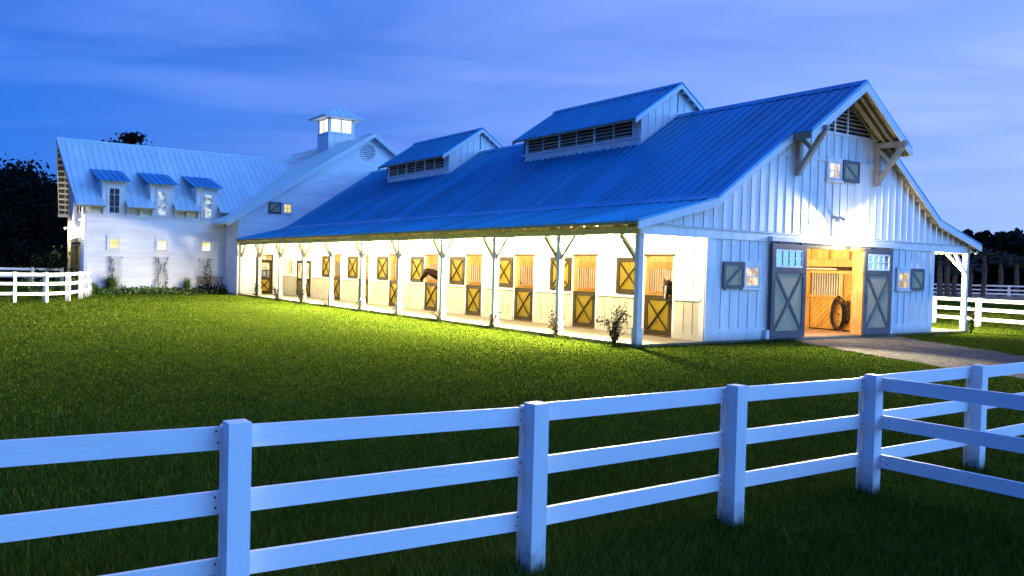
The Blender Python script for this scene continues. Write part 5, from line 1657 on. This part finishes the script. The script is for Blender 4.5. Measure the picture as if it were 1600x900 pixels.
# ------------------------------------------------------------------ trees
def tree(name, label, x, y, hgt, wid, trunk_h, n_, size, m, seed, group=None, pine=False, cat='tree', ncl=None):
    r = np.random.default_rng(seed)
    t = thing(name, label, cat, (x, y, GZ), group)
    b = MB()
    tr_ = hgt * .018 + .06
    top_ = hgt * (.96 if pine else .8)
    b.tube([(x, y, GZ - .2), (x + .1, y, GZ + hgt * .25), (x - .1, y + .1, GZ + hgt * .55), (x + .05, y, GZ + top_)], [tr_ * 1.25, tr_, tr_ * .7, tr_ * .2], 8)
    cs = []
    ncl = ncl or 26
    for i in range(ncl):
        u = r.uniform(0, 1)
        z_ = trunk_h + (hgt - trunk_h) * u
        if pine: rad = wid * (1 - .55 * u) * r.uniform(.15, 1)
        else: rad = wid * math.sqrt(max(.06, 1 - (2 * (u - .38)) ** 2 * .8)) * math.sqrt(r.uniform(.02, 1))
        a = r.uniform(0, 2 * PI)
        c = (x + rad * math.cos(a), y + rad * math.sin(a), GZ + z_); cs.append(c)
        s0 = (x, y, GZ + min(z_ * .8, top_ * .95))
        mid = ((s0[0] + c[0]) / 2, (s0[1] + c[1]) / 2, (s0[2] + c[2]) / 2 + .1)
        b.tube([s0, mid, c], [tr_ * .32, tr_ * .2, .02], 5)
    b.build('trunk', bark, t)
    cs = np.array(cs); k = r.integers(0, len(cs), n_)
    spread = (hgt - trunk_h) * (.065 if pine else .085)
    sc = r.uniform(.6, 1.3, len(cs))
    pts = cs[k] + r.normal(0, 1, (n_, 3)) * spread * sc[k][:, None] * np.array([1.15, 1.15, .7 if not pine else .45])
    v_, f_ = leaf_quads(pts, size, r, aspect=1.8 if not pine else 2.6)
    np_mesh('crown', v_, f_, m, t)['kind'] = 'stuff'
    return t


lt = [('broad dark oak at the far left edge of the picture', -19.5, 66, 8.3, 4.6, 1.5), ('tallest dark oak left of the house gable', -10.2, 68, 9.3, 4.2, 1.2), ('dark oak pressed against the house gable end', -6.6, 72, 8.6, 4.0, 1.2),
      ('dark oak between the left edge oak and the tallest one', -14.6, 66, 8.4, 4.4, 1.0), ('low dark oak in front of the tallest oak', -12.6, 60, 5.4, 4.2, .5)]
for i, (lab, x_, y_, h_, w_, th_) in enumerate(lt):
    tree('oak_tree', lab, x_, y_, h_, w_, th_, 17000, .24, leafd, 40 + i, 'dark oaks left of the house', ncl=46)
tree('pine_tree', 'dark pine crown rising behind the left roof ridge', .4, 75, 14.4, 2.6, 9.8, 6000, .2, leafp, 50, None, False, ncl=16)
# far right pines
for i, (x_, y_, h_, w_, lab) in enumerate(((160.9, 64.3, 11.3, 2.6, 'tall pine standing above the right treeline, the more open crowned one'), (161.9, 62, 10.9, 2.0, 'tall pine with narrow crown at the right edge above the treeline'), (159.3, 67.6, 9.0, 1.8, 'short pointed pine in the treeline close to the barn eave'), (160, 66, 8.7, 1.8, 'short pine in the treeline left of the tall pair'), (162.5, 60.5, 9.0, 2.0, 'pine right of the tall pair at the picture edge'))):
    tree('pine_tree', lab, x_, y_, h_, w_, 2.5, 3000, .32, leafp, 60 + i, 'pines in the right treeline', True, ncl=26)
# palms
palm_x = [(87.2, 37.9, 4.5), (89.2, 38.0, 5.0), (91.2, 38.1, 3.5), (95.45, 38.3, 4.0), (99.3, 38.4, 5.5), (104.3, 38.6, 5.1), (109.4, 38.8, 4.8)]
plab = ['first palm trunk right of the barn wall under the porch', 'second palm under the right porch', 'short palm just left of the right porch post', 'palm just right of the right porch post', 'tall slender palm, second right of the porch post', 'tall palm, third right of the porch post', 'palm with a wide crown nearest the right picture edge']
for i, ((x_, y_, h_), lab) in enumerate(zip(palm_x, plab)):
    r = np.random.default_rng(80 + i)
    t = thing('palm_tree', lab, 'palm', (x_, y_, GZ), 'palms along the far fence')
    b = MB()
    k = 22
    pts = [(x_ + .12 * math.sin(j * .3 + i), y_, GZ + h_ * j / k) for j in range(k + 1)]
    b.tube(pts, [(.30 if j < k * .75 else .22) + (.05 if j % 2 else -.03) + r.uniform(-.03, .03) for j in range(k + 1)], 9); b.build('trunk', barkp, t)
    V = []; Fc = []
    for j in range(26):
        a = r.uniform(0, 2 * PI); el = r.uniform(-.5, 1.2); ln = r.uniform(1.2, 1.9)
        d = np.array([math.cos(a) * math.cos(el), math.sin(a) * math.cos(el), math.sin(el)]); s_ = np.array([-math.sin(a), math.cos(a), 0]); c = np.array([x_, y_, GZ + h_])
        for q_ in range(9):
            an = (q_ - 4) * .26; dd = d * math.cos(an) + s_ * math.sin(an); n0 = len(V)
            c1 = c + d * ln * .35; tip = c1 + dd * ln * .75 + np.array([0, 0, -.35]); wv = np.cross(dd, [0, 0, 1.]) * .07
            V += [c1, c1 + dd * ln * .4 + wv, tip, c1 + dd * ln * .4 - wv]; Fc.append([n0, n0 + 1, n0 + 2, n0 + 3])
        n0 = len(V); wv = s_ * .03; V += [c - wv, c + wv, c + d * ln * .4 + wv, c + d * ln * .4 - wv]; Fc.append([n0, n0 + 1, n0 + 2, n0 + 3])
    np_mesh('crown', np.array(V), np.array(Fc), palmleaf, t)
# far wood all round the view
r = np.random.default_rng(9)
n = 170000
a = r.uniform(math.radians(-14), math.radians(112), n)
base = np.array([mnoise.noise(Vector((q_ * 30, 0, 2))) for q_ in a[::1]]) * 2.0 + np.array([mnoise.noise(Vector((q_ * 110, 4, 2))) for q_ in a]) * 1.8
D = r.uniform(180, 222, n)
hh = (11.0 + base)
z_ = GZ + hh * r.uniform(0, 1, n) ** .75
c_ = np.stack([CAM.x + D * np.sin(a), CAM.y + D * np.cos(a), z_], 1)
v_, f_ = leaf_quads(c_, .95, r)
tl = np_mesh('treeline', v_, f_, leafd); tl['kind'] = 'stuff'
